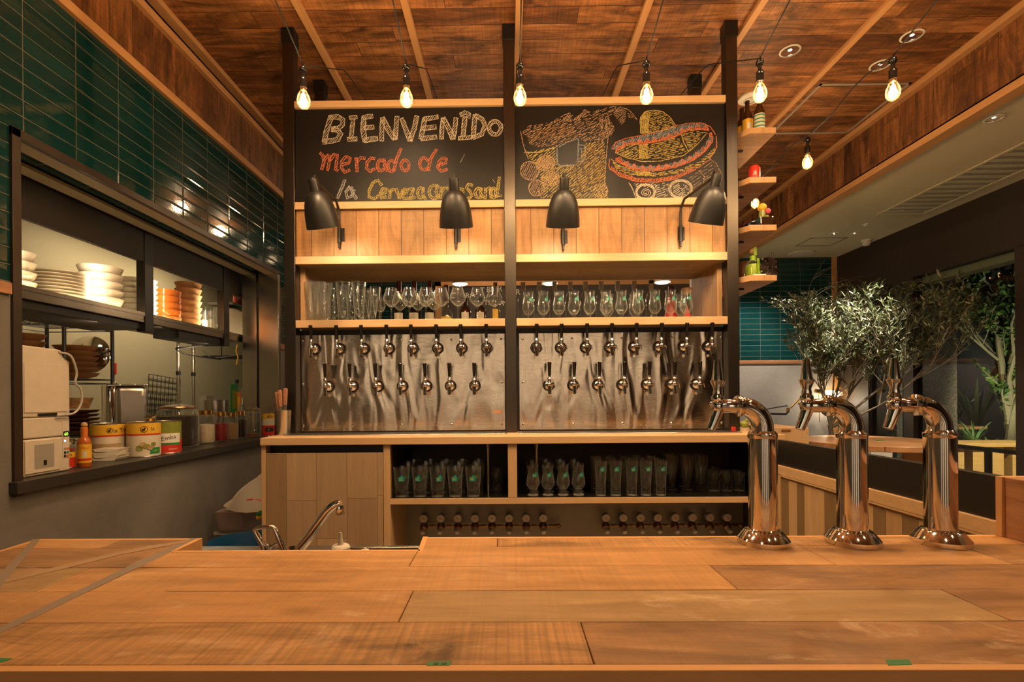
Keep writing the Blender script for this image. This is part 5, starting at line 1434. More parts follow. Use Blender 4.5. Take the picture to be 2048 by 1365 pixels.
def bowl_prof(r, h): return [(0,0),(r*.45,0),(r*.5,.006),(r*.85,h*.45),(r,h),(r*.96,h),(r*.80,h*.45),(r*.45,.012),(0,.010)]
def pile(name, label, cat, px, X, base, n, prof, step, mat, group, n_=36, jitter=.0008):
    """stacked tableware: every piece a thing of its own"""
    p = WX(px, 790, X); first = None
    for k in range(n):
        pos = ('lowest', 'second from the bottom', 'third from the bottom', 'fourth from the bottom', 'fifth from the bottom', 'sixth from the bottom', 'seventh from the bottom', 'eighth from the bottom', 'ninth from the bottom', 'tenth from the bottom')[k] if k < n-1 else 'topmost'
        lab = label % pos
        loc = (X+cr.uniform(-jitter, jitter), p.y+cr.uniform(-jitter, jitter), base + step*k)
        if first is None: first = solo(name, lab, cat, MB().lathe(prof, n_, cap=False), mat, loc, group)
        else: dup(first, loc, cr.uniform(0, 6), lab)
zb = SHZ + .0005
pile('deep_bowl', 'deep white bowl in the stack half hidden by the hatch upright, %s', 'bowl', 30, -2.40, zb, 4, bowl_prof(.085, .055), .048, m_ceramic, 'deep white bowls')
pile('dinner_plate', 'broad white plate in the low stack on the pass shelf, %s', 'plate', 118, -2.43, zb, 9, plate_prof(.134, .018), .0175, m_ceramic, 'white plates on the pass shelf')
pile('soup_bowl', 'round white bowl in the tall stack beside the broad plates, %s', 'bowl', 203, -2.41, zb, 5, bowl_prof(.112, .075), .046, m_ceramic, 'round white bowls')
pile('pasta_plate', 'white deep plate stacked behind the black hood upright, %s', 'plate', 276, -2.41, zb, 7, bowl_prof(.112, .05), .034, m_ceramic, 'white deep plates')
pile('orange_dish', 'orange glazed dish in the stack next to the wicker baskets, %s', 'dish', 330, -2.41, zb, 5, [(0,0),(.09,0),(.096,.006),(.105,.052),(.10,.052),(.088,.01),(0,.008)], .046, m_terra, 'orange glazed dishes')
pile('wicker_basket', 'small wicker bread basket in the tall stack, %s', 'basket', 378, -2.41, zb, 7, [(0,0),(.055,0),(.062,.004),(.085,.06),(.09,.072),(.084,.072),(.058,.012),(0,.01)], .046, m_wicker, 'wicker baskets', 40)
for k, (px, X, r, h, wax) in enumerate(((410,-2.36,.036,.16,1), (423,-2.44,.040,.23,1), (437,-2.36,.040,.19,0))):
    p = WX(px, 790, X)
    t = thing('glass_holder', ('clear glass candle holder by the wicker baskets', 'tall clear glass holder with cream candle, middle of three', 'clear glass holder against the second black upright')[k], 'candle holder', (X, p.y, zb), 0, 'clear glass holders')
    MB().lathe(hollow([(r,0),(r+.002,.004),(r+.002,h)], .003, .014), 28, cap=False).build('holder_glass', m_glass, t, recalc=False)
    if wax: MB().cyl((0,0,.016), (0,0,h*.55), r*.62, r*.62, 20).build('candle', m_ceramic, t)
p = WX(478, 790, -2.42)
t = thing('white_machine', 'white plastic machine with grey slots on the pass shelf past the uprights', 'appliance', (-2.40, p.y-.06, zb))
MB().prism([(-.14,0),(.16,0),(.16,.20),(.05,.255),(-.14,.27)], -.13, .13, 0, 'xz').build('housing', m_wplastic, t, bevel=.006)
m = MB()
for i in range(4): m.box(.161,.1625,-.03,.03,.07+.022*i,.08+.022*i)
m.build('slots', m_gplastic, t)
p = WX(465, 790, -2.46)
solo('upper_ledge', 'short steel ledge above the white machine carrying a red can', 'shelf', MB().box(-.10,.12,-.2,.35,-.02,0), m_steel, (-2.46, p.y, E+.815))
t = thing('red_food_can', 'small red food can on the ledge above the white machine', 'can', (-2.40, p.y, E+.8155))
MB().lathe([(0,0),(.042,0),(.043,.003),(.043,.137),(.042,.14),(0,.139)], 28).build('tin', m_steel, t); m = MB().patch(.0432, -3.14, 3.14, .006, .132, 0, 30); m.build('paper_label', m_red, t, flat=True, recalc=False)
m = MB(); text_wrap(m, 'E', .05, .0437, .45, .06); m.build('label_lettering', m_white_l, t, flat=True, recalc=False)

# ---------------------------------------------------------------- on the sill of the hatch
def onsill(px, py, r):
    p = WZ(px, py, SILL+.0005); d = Vector((p.x, p.y, 0)).normalized(); q = p + d*r; q.z = SILL+.0005; return q
def facing(p): return math.atan2(p.y, p.x) - PI/2      # turn so that local -y looks at the camera
# two stacked printers
t = thing('receipt_printer', 'white boxy printer with green display standing on the hatch ledge', 'printer', (XL-.19, 2.13, SILL+.0005))
MB().box(-.15,.15,-.11,.115,0,.155).build('lower_body', m_wplastic, t, bevel=.006)
MB().box(-.15,.15,-.11,.115,.158,.245).build('upper_body', m_wplastic, t, bevel=.006)
# its controls are on the side seen from the bar
fx = .1505
MB().box(fx,fx+.004,-.10,.06,.012,.150).build('front_flap', m_wplastic, t, bevel=.003)
o = MB().box(fx+.004,fx+.005,-.06,.03,.03,.13).build('sticker', m_gplastic, t)
MB().box(fx+.005,fx+.0055,-.02,-.005,.04,.062).build('sticker_mark', m_black, o)
MB().box(fx,fx+.002,.075,.11,.06,.235).build('control_strip', m_wplastic, t, bevel=.001)
m = MB(); text_flat(m, '60', .020, (fx+.0030,.0925,.165), (0,1,0), (0,0,1))
o = MB().box(fx+.002,fx+.0026,.079,.108,.154,.178).build('display', m_blackgl, t); m.build('digits', e_ledg, o, flat=True, recalc=False)
MB().box(fx+.002,fx+.003,.083,.090,.132,.139).build('blue_led', e_ledb, t)
for i, (yy, zz, mm) in enumerate(((.086,.10,m_gplastic),(.100,.10,m_terra),(.086,.083,m_black),(.100,.083,m_green),(.086,.068,m_black),(.100,.068,m_terra))):
    MB().box(fx+.002,fx+.0035,yy-.005,yy+.005,zz-.005,zz+.005).build('button', mm, t)
t = thing('label_printer', 'white angular machine with grey cable stacked on the boxy printer', 'printer', (XL-.19, 2.13, SILL+.247))
MB().prism([(-.11,0),(.118,0),(.118,.245),(.085,.265),(.075,.295),(-.11,.300)], -.15, .15, 0, 'yz').build('housing', m_wplastic, t, bevel=.006)
MB().box(.1505,.153,-.10,.10,.02,.23).build('side_cover', m_wplastic, t, bevel=.003)
m = MB().tube(spline([(.15,.06,.285),(.17,.10,.27),(.172,.128,.20),(.168,.125,.15),(.172,.150,.12),(.17,.155,.06),(.165,.12,.012),(.160,.04,.004)]), .0048, 8); m.build('cable', m_cable, t)
MB().box(.150,.1525,-.04,.05,.004,.016).build('cable_slot', m_black, t)

def can(label, px, py, r, h, bands, name='food_tin', lettering=(), loc=None, extra=None):
    p = loc or onsill(px, py, r)
    t = thing(name, label, 'tin can', p, facing(p))
    MB().lathe([(0,0),(r,0),(r+.0015,.002),(r,.005),(r,h-.006),(r+.0015,h-.002),(r-.002,h),(r-.003,h-.004),(0,h-.004)], 40).build('tin', m_steel, t)
    m = MB(); mats = []
    for z0, z1, mt, a0, a1 in bands:
        mats.append(mt); m.patch(r, a0, a1, z0*h, z1*h, len(mats)-1, 64, lift=.0002+.0005*len(mats))
    o = m.build('paper_label', mats, t, flat=True, recalc=False)
    L = MB(); lm = []
    for s_, size, a, z, mt, tilt in lettering:
        lm.append(mt); text_wrap(L, s_, size, r, a, z*h, len(lm)-1, tilt, lift=.0008+.0005*len(mats))
    if lm: L.build('label_lettering', lm, o, flat=True, recalc=False)
    if extra: extra(t, o, r, h)
    return t
def emblem(a0, z0, s):
    def f(t, o, r, h):
        m = MB()
        def disc(ca, cz, rr, k, mi):
            pts = [(ca + rr*math.cos(q*PI/9)/r, cz + rr*math.sin(q*PI/9)) for q in range(18)]
            m.add([((r+.0036+k)*math.sin(a), -(r+.0036+k)*math.cos(a), z) for a, z in pts], [tuple(range(18))], mi)
        disc(a0, z0*h, .0105*s, 0, 0); disc(a0, z0*h, .0085*s, .0003, 1); disc(a0-.002*s/r, z0*h-.002*s, .0048*s, .0006, 0); disc(a0+.002*s/r, z0*h+.003*s, .003*s, .0006, 0)
        m.build('round_emblem', [m_dkprint, m_yel], o, flat=True, recalc=False)
        if s > 1.5:
            g = MB(); cc = cr.choice((0, 1))
            for k in range(5):
                a = -.25 + .2*k; z = h*(.26+.05*((k*2) % 3)); rr = .017 - .001*k
                pts = [(a + rr*math.cos(q*PI/8)/r, z + rr*.85*math.sin(q*PI/8)) for q in range(16)]
                g.add([((r+.0034+.0003*k)*math.sin(b), -(r+.0034+.0003*k)*math.cos(b), z_) for b, z_ in pts], [tuple(range(16))], k % 2)
            g.build('printed_food', [m_olive, m_tan], o, flat=True, recalc=False)
    return f
ALL = 3.1
can('small red-and-yellow tin on the hatch ledge beside the printer', 133, 937.5, .033, .079, [(.05,.95,m_red,-ALL,ALL),(.62,.95,m_yel,-ALL,ALL),(.30,.55,m_white_l,-.6,.1)], lettering=(('la', .016, .45, .78, m_dkprint, 0),), extra=emblem(.12, .78, .6))
can('big tin with yellow band and a wooden spoon of refried beans, hot sauce before it', 219, 917, .086, .187, [(.03,.97,m_paper,-ALL,ALL),(.66,.97,m_yel,-ALL,ALL),(.62,.665,m_red,-ALL,ALL),(.08,.42,m_tan,-.9,.6),(.07,.22,m_dkprint,.45,1.2)],
    lettering=(('la Tor', .030, .62, .80, m_dkprint, .12), ('fried', .012, .85, .14, m_paper, .15)), extra=emblem(.02, .80, 1.3))
can('big tin with yellow band and printed green olives, second in the row', 288, 915, .079, .192, [(.03,.97,m_paper,-ALL,ALL),(.66,.97,m_yel,-ALL,ALL),(.62,.665,m_red,-ALL,ALL),(.08,.26,m_green,.35,1.1)],
    lettering=(('la', .030, .52, .80, m_dkprint, .12), ('hole', .012, .7, .17, m_yel, .1)), extra=emblem(.02, .80, 1.6))
can('red and white tin with printed tomatillos, third big tin before the dark jar', 335, 908, .071, .190, [(.03,.97,m_olive,-ALL,ALL),(.03,.42,m_red,-ALL,ALL),(.28,.62,m_white_l,-.75,1.0),(.26,.33,m_green,-.75,1.0)],
    lettering=(('Emba', .034, .10, .48, m_dkprint, .18), ('TOMATI', .013, .42, .13, m_white_l, .05)))
can('red tin with printed salsa at the far end of the hatch ledge', 537, 873.5, .046, .195, [(.03,.97,m_red,-ALL,ALL),(.72,.97,m_yel,-ALL,ALL),(.46,.74,m_paper,-ALL,ALL),(.2,.36,m_dkprint,-.5,.9)], lettering=(('la', .03, .55, .84, m_dkprint, 0), ('Fr', .022, .1, .28, m_paper, .1)), extra=emblem(.05, .84, 1.2))
p = onsill(528, 870, .13)
can('yellow and white tin standing farther back behind the red salsa tin', 0, 0, .052, .275, [(.03,.97,m_paper,-ALL,ALL),(.8,.97,m_yel,-ALL,ALL)], loc=p, extra=emblem(.2, .70, 1.4))
# hot sauce
p = onsill(169, 935, .028)
t = thing('hot_sauce_bottle', 'orange hot sauce bottle with round wooden stopper before the first big tin', 'bottle', p, facing(p))
MB().lathe([(0,0),(.026,0),(.0275,.004),(.0275,.115),(.022,.132),(.013,.142),(.0125,.15),(0,.15)], 28).build('bottle_glass', m_sauce, t)
o = MB().patch(.0275, -2.6, 2.6, .02, .108, 0, 24).build('paper_label', m_yel, t, flat=True, recalc=False)
m = MB(); m.patch(.0275, -1.2, 1.2, .030, .040, 0, 12, lift=.0008); text_wrap(m, 'Chol', .018, .0275, .0, .09, 0, 0, .0012); m.build('label_print', m_red, o, flat=True, recalc=False)
m = MB(); m.patch(.0275, -.25, .35, .046, .074, 0, 6, lift=.0010); m.build('label_figure', m_paper, o, flat=True, recalc=False)
MB().lathe([(.0135,.142),(.0145,.168),(.0145,.185),(.012,.188),(0,.188)], 20).build('neck_band', [m_terra], t)
MB().ball((0,0,.198), .0135, 16).build('wooden_stopper', m_cork, t)
p = onsill(132, 925, .10)
t = thing('chili_jar', 'squat glass jar of dried chilies with metal lid behind the small tin', 'jar', p)
MB().lathe(hollow([(.042,0),(.044,.004),(.044,.075),(.036,.085)], .0025, .008), 28, cap=False).build('jar_glass', m_glass, t, recalc=False); MB().lathe([(.037,.084),(.038,.11),(0,.112)], 24).build('lid', m_chromeb, t); MB().lathe([(0,.009),(.038,.009),(.038,.06),(0,.066)], 20).build('chilies', m_red, t)
# white square dishes stacked in front of the tin
for k in range(4):
    p = WZ(210, 922, SILL)
    solo('square_dish', 'flat white square dish in the little stack before the big tins, %s' % ('lowest','second','third','topmost')[k], 'dish',
         MB().prism([(-.05,0),(.05,0),(.062,.015),(-.062,.015)], -.055, .055, 0, 'xz'), m_ceramic, (p.x+.004+.006*(k % 2), p.y+.035, SILL+.0005+.0155*k), 'white square dishes', .1+.05*k, bevel=.001)
def jar(label, px, py, r, h, fill, fh, lid, glass=None, knob=False):
    p = onsill(px, py, r)
    t = thing('storage_jar', label, 'jar', p, 0, 'glass jars on the hatch ledge')
    hs = h*.80
    MB().lathe(hollow([(r*.93,0),(r,.006),(r,hs*.85),(r*.9,hs*.96),(r*.78,hs)], .003, .008), 36, cap=False).build('jar_glass', m_glass, t, recalc=False)
    if fill: MB().lathe([(0,.010),(r*.90,.010),(r*.955,.018),(r*.955,fh*h*.97),(r*.6,fh*h*1.0),(0,fh*h*1.03)], 30).build('contents', fill, t)
    if knob:
        MB().lathe([(r*.80,hs-.004),(r*.86,hs+.004),(r*.86,hs+.016),(r*.4,hs+.026),(r*.16,hs+.030),(r*.13,hs+.036),(r*.20,hs+.048),(r*.17,hs+.056),(0,hs+.058)], 32, cap=False).build('lid', lid, t, recalc=False)
        MB().lathe([(r*.87,hs+.002),(r*.89,hs+.008),(r*.87,hs+.014)], 32, cap=False).build('lid_ring', m_brassd, t)
    else: MB().lathe([(r*.80,hs-.006),(r*.84,hs-.004),(r*.84,hs+h*.09),(r*.80,hs+h*.10),(0,hs+h*.10)], 30).build('lid', lid, t)
jar('large squat jar of dark dried chilies with a glass knob lid', 356, 897, .122, .315, m_chili, .66, m_film, knob=True)
jar('jar of white beans with gold lid beside the big dark jar', 413, 889, .054, .262, m_beans_w, .52, m_brass)
jar('jar of dark red beans with gold lid, after the white beans', 442.5, 885, .049, .243, m_beans_r, .55, m_brass)
jar('jar of brown grain with gold lid, after the red beans', 463, 882, .048, .232, m_grain, .56, m_brass)
jar('jar of black seeds with gold lid, last of the gold-lidded four', 482, 878, .043, .238, m_chili, .62, m_brass)
jar('wide clear jar with glass lid and dark dregs before the salsa tin', 507, 876, .056, .27, m_bowldark, .12, m_film, knob=True)
# behind the jars
p = WX(254, 790, -2.46)
t = thing('steel_canister', 'square-sided polished steel canister with knob behind the tins', 'canister', (-2.46, p.y, SILL+.0005), facing(p))
MB().box(-.06,.105,-.09,.09,0,.40).build('body', m_steel, t, bevel=.03, seg=4); MB().lathe([(.052,0),(.054,.40),(.05,.408),(0,.41)], 28, (-.075,0,0)).build('round_corner', m_chromeb, t)
MB().box(-.10,.11,-.095,.095,.40,.41).build('lid', m_chromeb, t, bevel=.003); MB().ball((-.06,0,.42), .012, 12).build('knob', m_chromeb, t)
MB().box(-.02,.09,-.0915,-.0895,.10,.34).build('side_panel', m_steel, t, bevel=.01)
for k, (px, X) in enumerate(((300,-2.25),(313,-2.36))):
    p = WX(px, 790, X)
    t = thing('copper_pan', 'small copper-lidded pot glinting between the canister and big jar, %s' % ('closer one','farther one')[k], 'pot', (X, p.y, SILL+.0005), 0, 'copper pots')
    MB().lathe([(0,0),(.04,0),(.045,.17),(0,.17)], 24).build('pot', m_bowldark, t); MB().lathe([(.046,.17),(.03,.195),(.008,.202),(.01,.215),(0,.217)], 24).build('lid', m_brass, t)
p = WX(432, 790, -2.40)
t = thing('steel_pot', 'straight-sided steel pot with lid behind the gold-lidded jars', 'pot', (-2.40, p.y, SILL+.0005))
MB().lathe([(0,0),(.085,0),(.09,.006),(.09,.30),(.093,.304),(0,.306)], 36).build('pot_body', m_steelv, t)
t = thing('grey_box', 'flat grey box standing behind the white bean jar', 'box', (-2.60, WX(421, 790, -2.60).y, SILL+.0005)); MB().box(-.03,.03,-.11,.0,0,.34).build('carton', m_gplastic, t)
def pack(label, px, X, dx, dy, h, z0, mats, rz=0.0):
    p = WX(px, 790, X)
    t = thing('food_packet', label, 'packet', (X, p.y, z0), facing(p)+rz, 'packets in the far hatch corner')
    MB().box(-dx/2,dx/2,-dy/2,dy/2,0,h).build('carton', mats[0], t, bevel=.002)
    MB().box(-dx*.3,dx*.35,-dy/2-.001,-dy/2,h*.2,h*.8).build('printed_panel', mats[1], t)
zk = SILL+.17
solo('side_table', 'small steel table behind the jars in the far hatch corner', 'table', MB().box(-.13,.13,-.18,.18,-.02,0).box(-.12,-.10,-.17,-.15,-.17,-.02).box(.10,.12,.15,.17,-.17,-.02).box(-.12,-.10,.15,.17,-.17,-.02).box(.10,.12,-.17,-.15,-.17,-.02), m_steel, (-2.42, 4.38-.0, zk))
pack('green upright packet leaning in the far hatch corner', 468, -2.36, .06, .02, .27, zk+.0005, (m_green, m_olive), .3)
pack('yellow and red carton in front of the sauce bottles', 500, -2.30, .06, .04, .10, zk+.0005, (m_yel, m_red))
pack('orange seasoning packet beside the green one', 478, -2.32, .03, .02, .20, zk+.0005, (m_terra, m_yel), -.2)
pack('grey paper bag under the sauce bottles', 488, -2.29, .08, .05, .09, zk+.0005, (m_gplastic, m_paper))
for k, px in enumerate((474, 490)):
    p = WX(px, 790, -2.46)
    bottle('oil_bottle', 'pale oil bottle with dark cap in the far hatch corner, %s' % ('closer to the poles','beside the steel reveal')[k], (-2.46, p.y, zk+.0005), [(0,0),(.036,0),(.037,.004),(.037,.2),(.03,.225),(.015,.245),(.015,.30),(0,.30)], m_glassb, (m_black, [(.0165,.28),(.0165,.315),(0,.315)]), (m_paper, .0373, .05, .15, 1.0), (m_gold, .20), 'oil bottles')
for k, px in enumerate((357, 387)):
    p = WX(px, 790, -2.55)
    t = thing('shelf_pole', 'thin steel pole under the pass shelf, %s' % ('before the second one','closer to the steel reveal')[k], 'pole', (-2.55, p.y, SILL+.0005), 0, 'steel poles under the pass shelf')
    MB().cyl((0,0,0), (0,0,SHZ-.0475-SILL), .0115, .0115, 14).build('pole', m_steelv, t); MB().cyl((0,0,.50), (0,0,.53), .0165, .0165, 14).build('clamp', m_black, t)
def grid_panel(label, X, ya, yb, za, zb_, tilt):
    m = MB(); n = 8
    for i in range(n+1):
        u = i/n; m.cyl((0, (yb-ya)*u, 0), (0, (yb-ya)*u, zb_-za), .0030, .0030, 5); m.cyl((0, 0, (zb_-za)*u), (0, yb-ya, (zb_-za)*u), .0030, .0030, 5)
    m.mat4(Matrix.Rotation(tilt, 4, 'X'))
    return solo('wire_grid', label, 'wire rack', m, m_blackm, (X, ya, za), 'wire grids')
grid_panel('square wire grid leaning high against the kitchen wall', KX+.02, 4.92, 5.40, E-.24, E+.24, -.08)
grid_panel('square wire grid leaning lower against the kitchen wall, partly behind the canister', KX+.05, 4.72, 5.2, E-.42, E+.06, -.08)
t = thing('kitchen_counter', 'low kitchen counter along the painted wall behind the hatch', 'counter', (-3.35, 5.5, 0)); MB().box(-.24,.3,-1.0,1.7,0,E-.43).build('cabinet', m_steel, t)
# wire racks with wooden ware
def rack(label, x0, x1, y0, y1, zs_, top):
    t = thing('wire_rack', label, 'rack', (x0, y0, 0), 0, 'black wire racks')
    for x in (0, x1-x0):
        for y in (0, y1-y0): MB().cyl((x,y,0), (x,y,top), .0125, .0125, 12).build('post', m_black, t)
    for z in zs_:
        m = MB()
        for zz in (z, z-.03):
            for a_, b_ in (((0,0),(x1-x0,0)),((0,y1-y0),(x1-x0,y1-y0)),((0,0),(0,y1-y0)),((x1-x0,0),(x1-x0,y1-y0))): m.cyl((*a_,zz), (*b_,zz), .004, .004, 6)
        for i in range(1, 14): m.cyl(((x1-x0)*i/14,0,z), ((x1-x0)*i/14,y1-y0,z), .0022, .0022, 5)
        for i in range(14): m.cyl(((x1-x0)*i/14,0,z-.03*(i % 2)), ((x1-x0)*(i+1)/14,0,z-.03*((i+1) % 2)), .0025, .0025, 5)
        m.build('wire_shelf', m_black, t)
    return t
rack('black wire rack holding stacked wooden bowls beside the painted wall', -3.56, -3.05, 3.41, 3.83, (E-.27, E+.14, E+.545), E+.58)
def wood_pile(label, px, Y, base, n, r, h, step, mat, group, name='wooden_plate', cat='plate'):
    p = WY(px, 790, Y); first = None
    for k in range(n):
        lab = label % ('lowest','second','third','fourth','fifth','sixth','seventh')[k] if k < n-1 else label % 'topmost'
        loc = (p.x+cr.uniform(-.006,.006), Y+cr.uniform(-.006,.006), base+.0045+step*k)
        if first is None: first = solo(name, lab, cat, MB().lathe(bowl_prof(r, h), 36, cap=False), mat, loc, group)
        else: dup(first, loc, cr.uniform(0, 6), lab)
wood_pile('round wooden platter on the middle rack shelf, %s', 152, 3.69, E+.14, 6, .135, .045, .040, m_bowlwood, 'wooden platters')
wood_pile('dark wooden plate on the lowest visible rack shelf, %s', 155, 3.66, E-.27, 6, .135, .03, .030, m_bowldark, 'dark wooden plates')
wood_pile('wooden bowl in the half-hidden stack next to the hatch upright, %s', 52, 3.55, E+.14, 6, .115, .06, .052, m_bowlwood, 'wooden bowls', 'wooden_bowl', 'bowl')
wood_pile('flat round wooden board lying on top of the black rack, %s', 143, 3.64, E+.545, 2, .16, .014, .018, m_bowlwood, 'round boards', 'round_board', 'board')
p = WY(150, 790, 3.66)
solo('bread_basket', 'shallow wicker basket resting on the dark wooden plates', 'basket', MB().lathe([(0,0),(.08,0),(.105,.07),(.11,.08),(.1,.08),(.075,.01),(0,.01)], 32, cap=False), m_wicker, (p.x, 3.66, E-.27+.195))
p = WY(180, 790, 4.02)
solo('steel_pan_lid', 'round polished steel lid standing behind the wooden platters', 'lid', MB().along([(0,0),(.15,.0),(.155,.006),(.12,.03),(0,.045)], (0,0,.155), (.2,-1,.1), 36), m_chromeb, (p.x, 4.02, E+.20))
solo('kitchen_notice', 'small red notice behind the rack post', 'sign', MB().box(0,.004,0,.06,0,.10), m_red, (KX+.001, WX(222, 738, KX).y, WX(222, 748, KX).z))
t = thing('hanging_rack', 'narrow dark shelf with black cable and yellow tie in the far hatch corner', 'shelf', (-2.75, 4.75, E+.40)); MB().box(-.15,.22,-.02,.3,-.012,0).build('shelf_board', m_black, t)
m = MB(); m.tube([(.2,-.04,.10),(.19,-.05,.04),(.205,-.045,-.02),(.195,-.05,-.09)], .007, 6); m.build('yellow_tie', m_yel, t)
m = MB(); m.tube([(-.14,-.03,.05),(-.05,-.05,-.03),(.05,-.03,-.02),(.2,-.04,.0)], .005, 6); m.build('cable', m_black, t)
for q in (-.14, .2): MB().cyl((q,.28,0), (q,.28,E-.0), .006, .006, 8).build('hanger', m_black, t)
# ---------------------------------------------------------------- little shelves on the post
HX = PXL[2] + PW
def hang_shelf(py, label, k):
    z = WY(1525, py, 2.98).z
    t = thing('hanging_shelf', label, 'shelf', (HX, 2.98, z), 0, 'little shelves on the post')
    MB().prism([(0,.09),(.06,0),(.215,0),(.215,.47),(0,.47)], 0, .035, 0, 'xy').build('board', [m_side], t, bevel=.002)
    m = MB(); m.box(0,.115,.20,.212,-.012,-.0); m.bar((.004,.206,-.10), (.075,.206,-.008), .010, .010); m.box(0,.008,.19,.222,-.12,0)
    m.build('bracket', m_black, t)
    return z + .0355
hz = [hang_shelf(py, 'small cut-corner wooden shelf on the post, %s' % s, k) for k, (py, s) in enumerate(((266.5,'topmost, with brown bottles'),(365.5,'second from top, with a red can'),(461.5,'third from top, with a potted cactus'),(562,'lowest, with a clear bottle and foil')))]
def up(px, Y): return WY(px, 400, Y).x
P_beer = [(0,0),(.029,0),(.0305,.004),(.0305,.125),(.027,.145),(.0145,.175),(.0130,.19),(.0125,.225),(.0135,.228),(.0135,.235),(0,.235)]
def beer(label, px, Y, lab, cap, neck=None):
    t = thing('beer_bottle', label, 'bottle', (up(px, Y), Y, hz[0]), 0, 'brown beer bottles on the topmost little shelf')
    MB().lathe(P_beer, 24).build('bottle_glass', m_brownglass, t); MB().lathe([(.0145,.224),(.0145,.234),(0,.236)], 18).build('crown_cap', cap, t)
    m = MB(); m.patch(.0305, -1.6, 1.6, .02, .115, 0, 16); ms = [lab]
    if lab is m_paper:
        ms.append(m_teal)
        for i in range(4): m.patch(.0305, -1.5, 1.5, .035+.022*i, .043+.022*i, 1, 16, lift=.0008)
    else: ms.append(m_paper); m.patch(.0305, -.5, .5, .04, .09, 1, 8, lift=.0008)
    m.build('paper_label', ms, t, flat=True, recalc=False)
    if neck: MB().lathe([(.0141,.186),(.0134,.222)], 20, cap=False).build('neck_wrap', neck, t)
beer('brown beer bottle with pale striped label and white neck on the topmost little shelf', 1520, 3.06, m_paper, m_white_l, m_white_l)
beer('brown beer bottle with orange label and dark cap, middle of the topmost little shelf', 1496, 3.12, m_yel, m_black)
beer('brown beer bottle closest to the post on the topmost little shelf', 1485, 3.20, m_yel, m_black)
t = thing('drinks_can', 'red drinks can on the second little shelf', 'can', (up(1509, 3.08), 3.08, hz[1]))
MB().lathe([(0,0),(.024,0),(.031,.01),(.033,.014),(.033,.092),(.027,.102),(.0265,.105),(0,.103)], 28).build('can_body', m_red, t)
m = MB(); text_wrap(m, 'a', .045, .0332, -.35, .058); m.build('can_lettering', m_white_l, t, flat=True, recalc=False)
t = thing('dark_packet', 'dark packet with pale strip behind the red drinks can', 'packet', (up(1489, 3.2), 3.2, hz[1])); MB().box(-.03,.035,-.03,.03,0,.075).build('carton', m_black, t, bevel=.003); MB().box(.012,.024,-.031,-.03,.0,.07).build('pale_strip', m_paper, t)
t = thing('potted_cactus', 'grafted cactus with yellow and pink heads in a square glass pot', 'cactus', (up(1528, 3.06), 3.06, hz[2]))
MB().prism([(-.034,0),(.034,0),(.040,.065),(-.040,.065)], -.034, .034, 0, 'xz').build('pot', m_chromeb, t, bevel=.004)
MB().lathe([(0,.055),(.018,.055),(.020,.09),(.016,.115),(0,.12)], 9, (-.012,0,0)).build('stem', m_olive, t); MB().lathe([(0,.055),(.012,.055),(.012,.08),(0,.085)], 8, (.016,0,0)).build('stem', m_olive, t)
MB().ball((-.012,0,.130), .026, 12).build('yellow_head', m_yel, t); MB().ball((.022,0,.108), .018, 12).build('pink_head', plain('pink_head', (.75,.10,.14), .6, 0, .3, 60), t)
t = thing('foil_bag', 'shiny dark blue foil coffee bag lying beside the potted cactus', 'bag', (up(1503, 3.14), 3.14, hz[2]), .3); MB().prism([(-.05,0),(.05,0),(.06,.06),(.055,.085),(-.05,.055)], -.03, .03, 0, 'xz').build('bag', m_foiln, t, bevel=.01, seg=3)
t = thing('red_brown_box', 'small red-brown box against the post on the cactus shelf', 'box', (up(1488, 3.24), 3.24, hz[2])); MB().box(-.02,.03,-.03,.03,0,.085).build('carton', m_redwax, t, bevel=.002)
p = (up(1505, 3.12), 3.12, hz[3])
t = thing('tequila_bottle', 'squat clear bottle with round stopper and lime green ribbon, lowest little shelf', 'bottle', p)
MB().lathe([(0,0),(.045,0),(.047,.004),(.047,.075),(.042,.10),(.024,.118),(.016,.124),(.016,.150),(.020,.152),(.020,.158),(0,.158)], 28).build('bottle_glass', m_greenglass, t, recalc=False)
MB().lathe([(0,.004),(.042,.005),(.044,.07),(.038,.095),(0,.1)], 24).build('contents', plain('lime_spirit', (.34,.40,.08), .2), t)
MB().ball((0,0,.178), .022, 18).build('stopper', m_cork, t)
m = MB(); m.lathe([(.0175,.122),(.0175,.150)], 20, cap=False); m.box(-.004,.014,-.0215,-.020,.15,.20); m.prism([(.0,.122),(.014,.122),(.022,.03),(.006,.03)], -.0495, -.048, 0, 'xz'); m.build('ribbon', m_lime, t)
t = thing('foil_sheet', 'crinkled black foil bag hanging from a clip over the lowest little shelf', 'bag', (up(1537, 3.05), 3.05, hz[3]))
vs, fs = [], []
for i in range(9):
    for j in range(9): vs.append((-.048+.012*i+.008*math.sin(j*1.3), .012*math.sin(i*1.1+j*.8), .020+.0125*j - (.012*(i/8.0) if j == 0 else 0)))
for i in range(8):
    for j in range(8): fs.append((i*9+j, (i+1)*9+j, (i+1)*9+j+1, i*9+j+1))
o = MB().add(vs, fs).build('foil', m_foilb, t, flat=True); o.modifiers.new('skin', 'SOLIDIFY').thickness = .003
MB().tube([(.02,0,0),(.02,.004,.13),(.024,.0,.145),(.018,0,.15)], .006, 8).build('clip', m_chromeb, t)
solo('white_tray', 'small white tray before the squat clear bottle', 'tray', MB().box(-.038,.038,-.02,.02,0,.012), m_ceramic, (up(1517, 3.02), 3.03, hz[3]), bevel=.002)
t = thing('brown_carton', 'dark brown carton against the post on the lowest little shelf', 'box', (up(1488, 3.26), 3.26, hz[3])); MB().box(-.03,.02,-.03,.03,0,.15).build('carton', m_bowldark, t, bevel=.002)

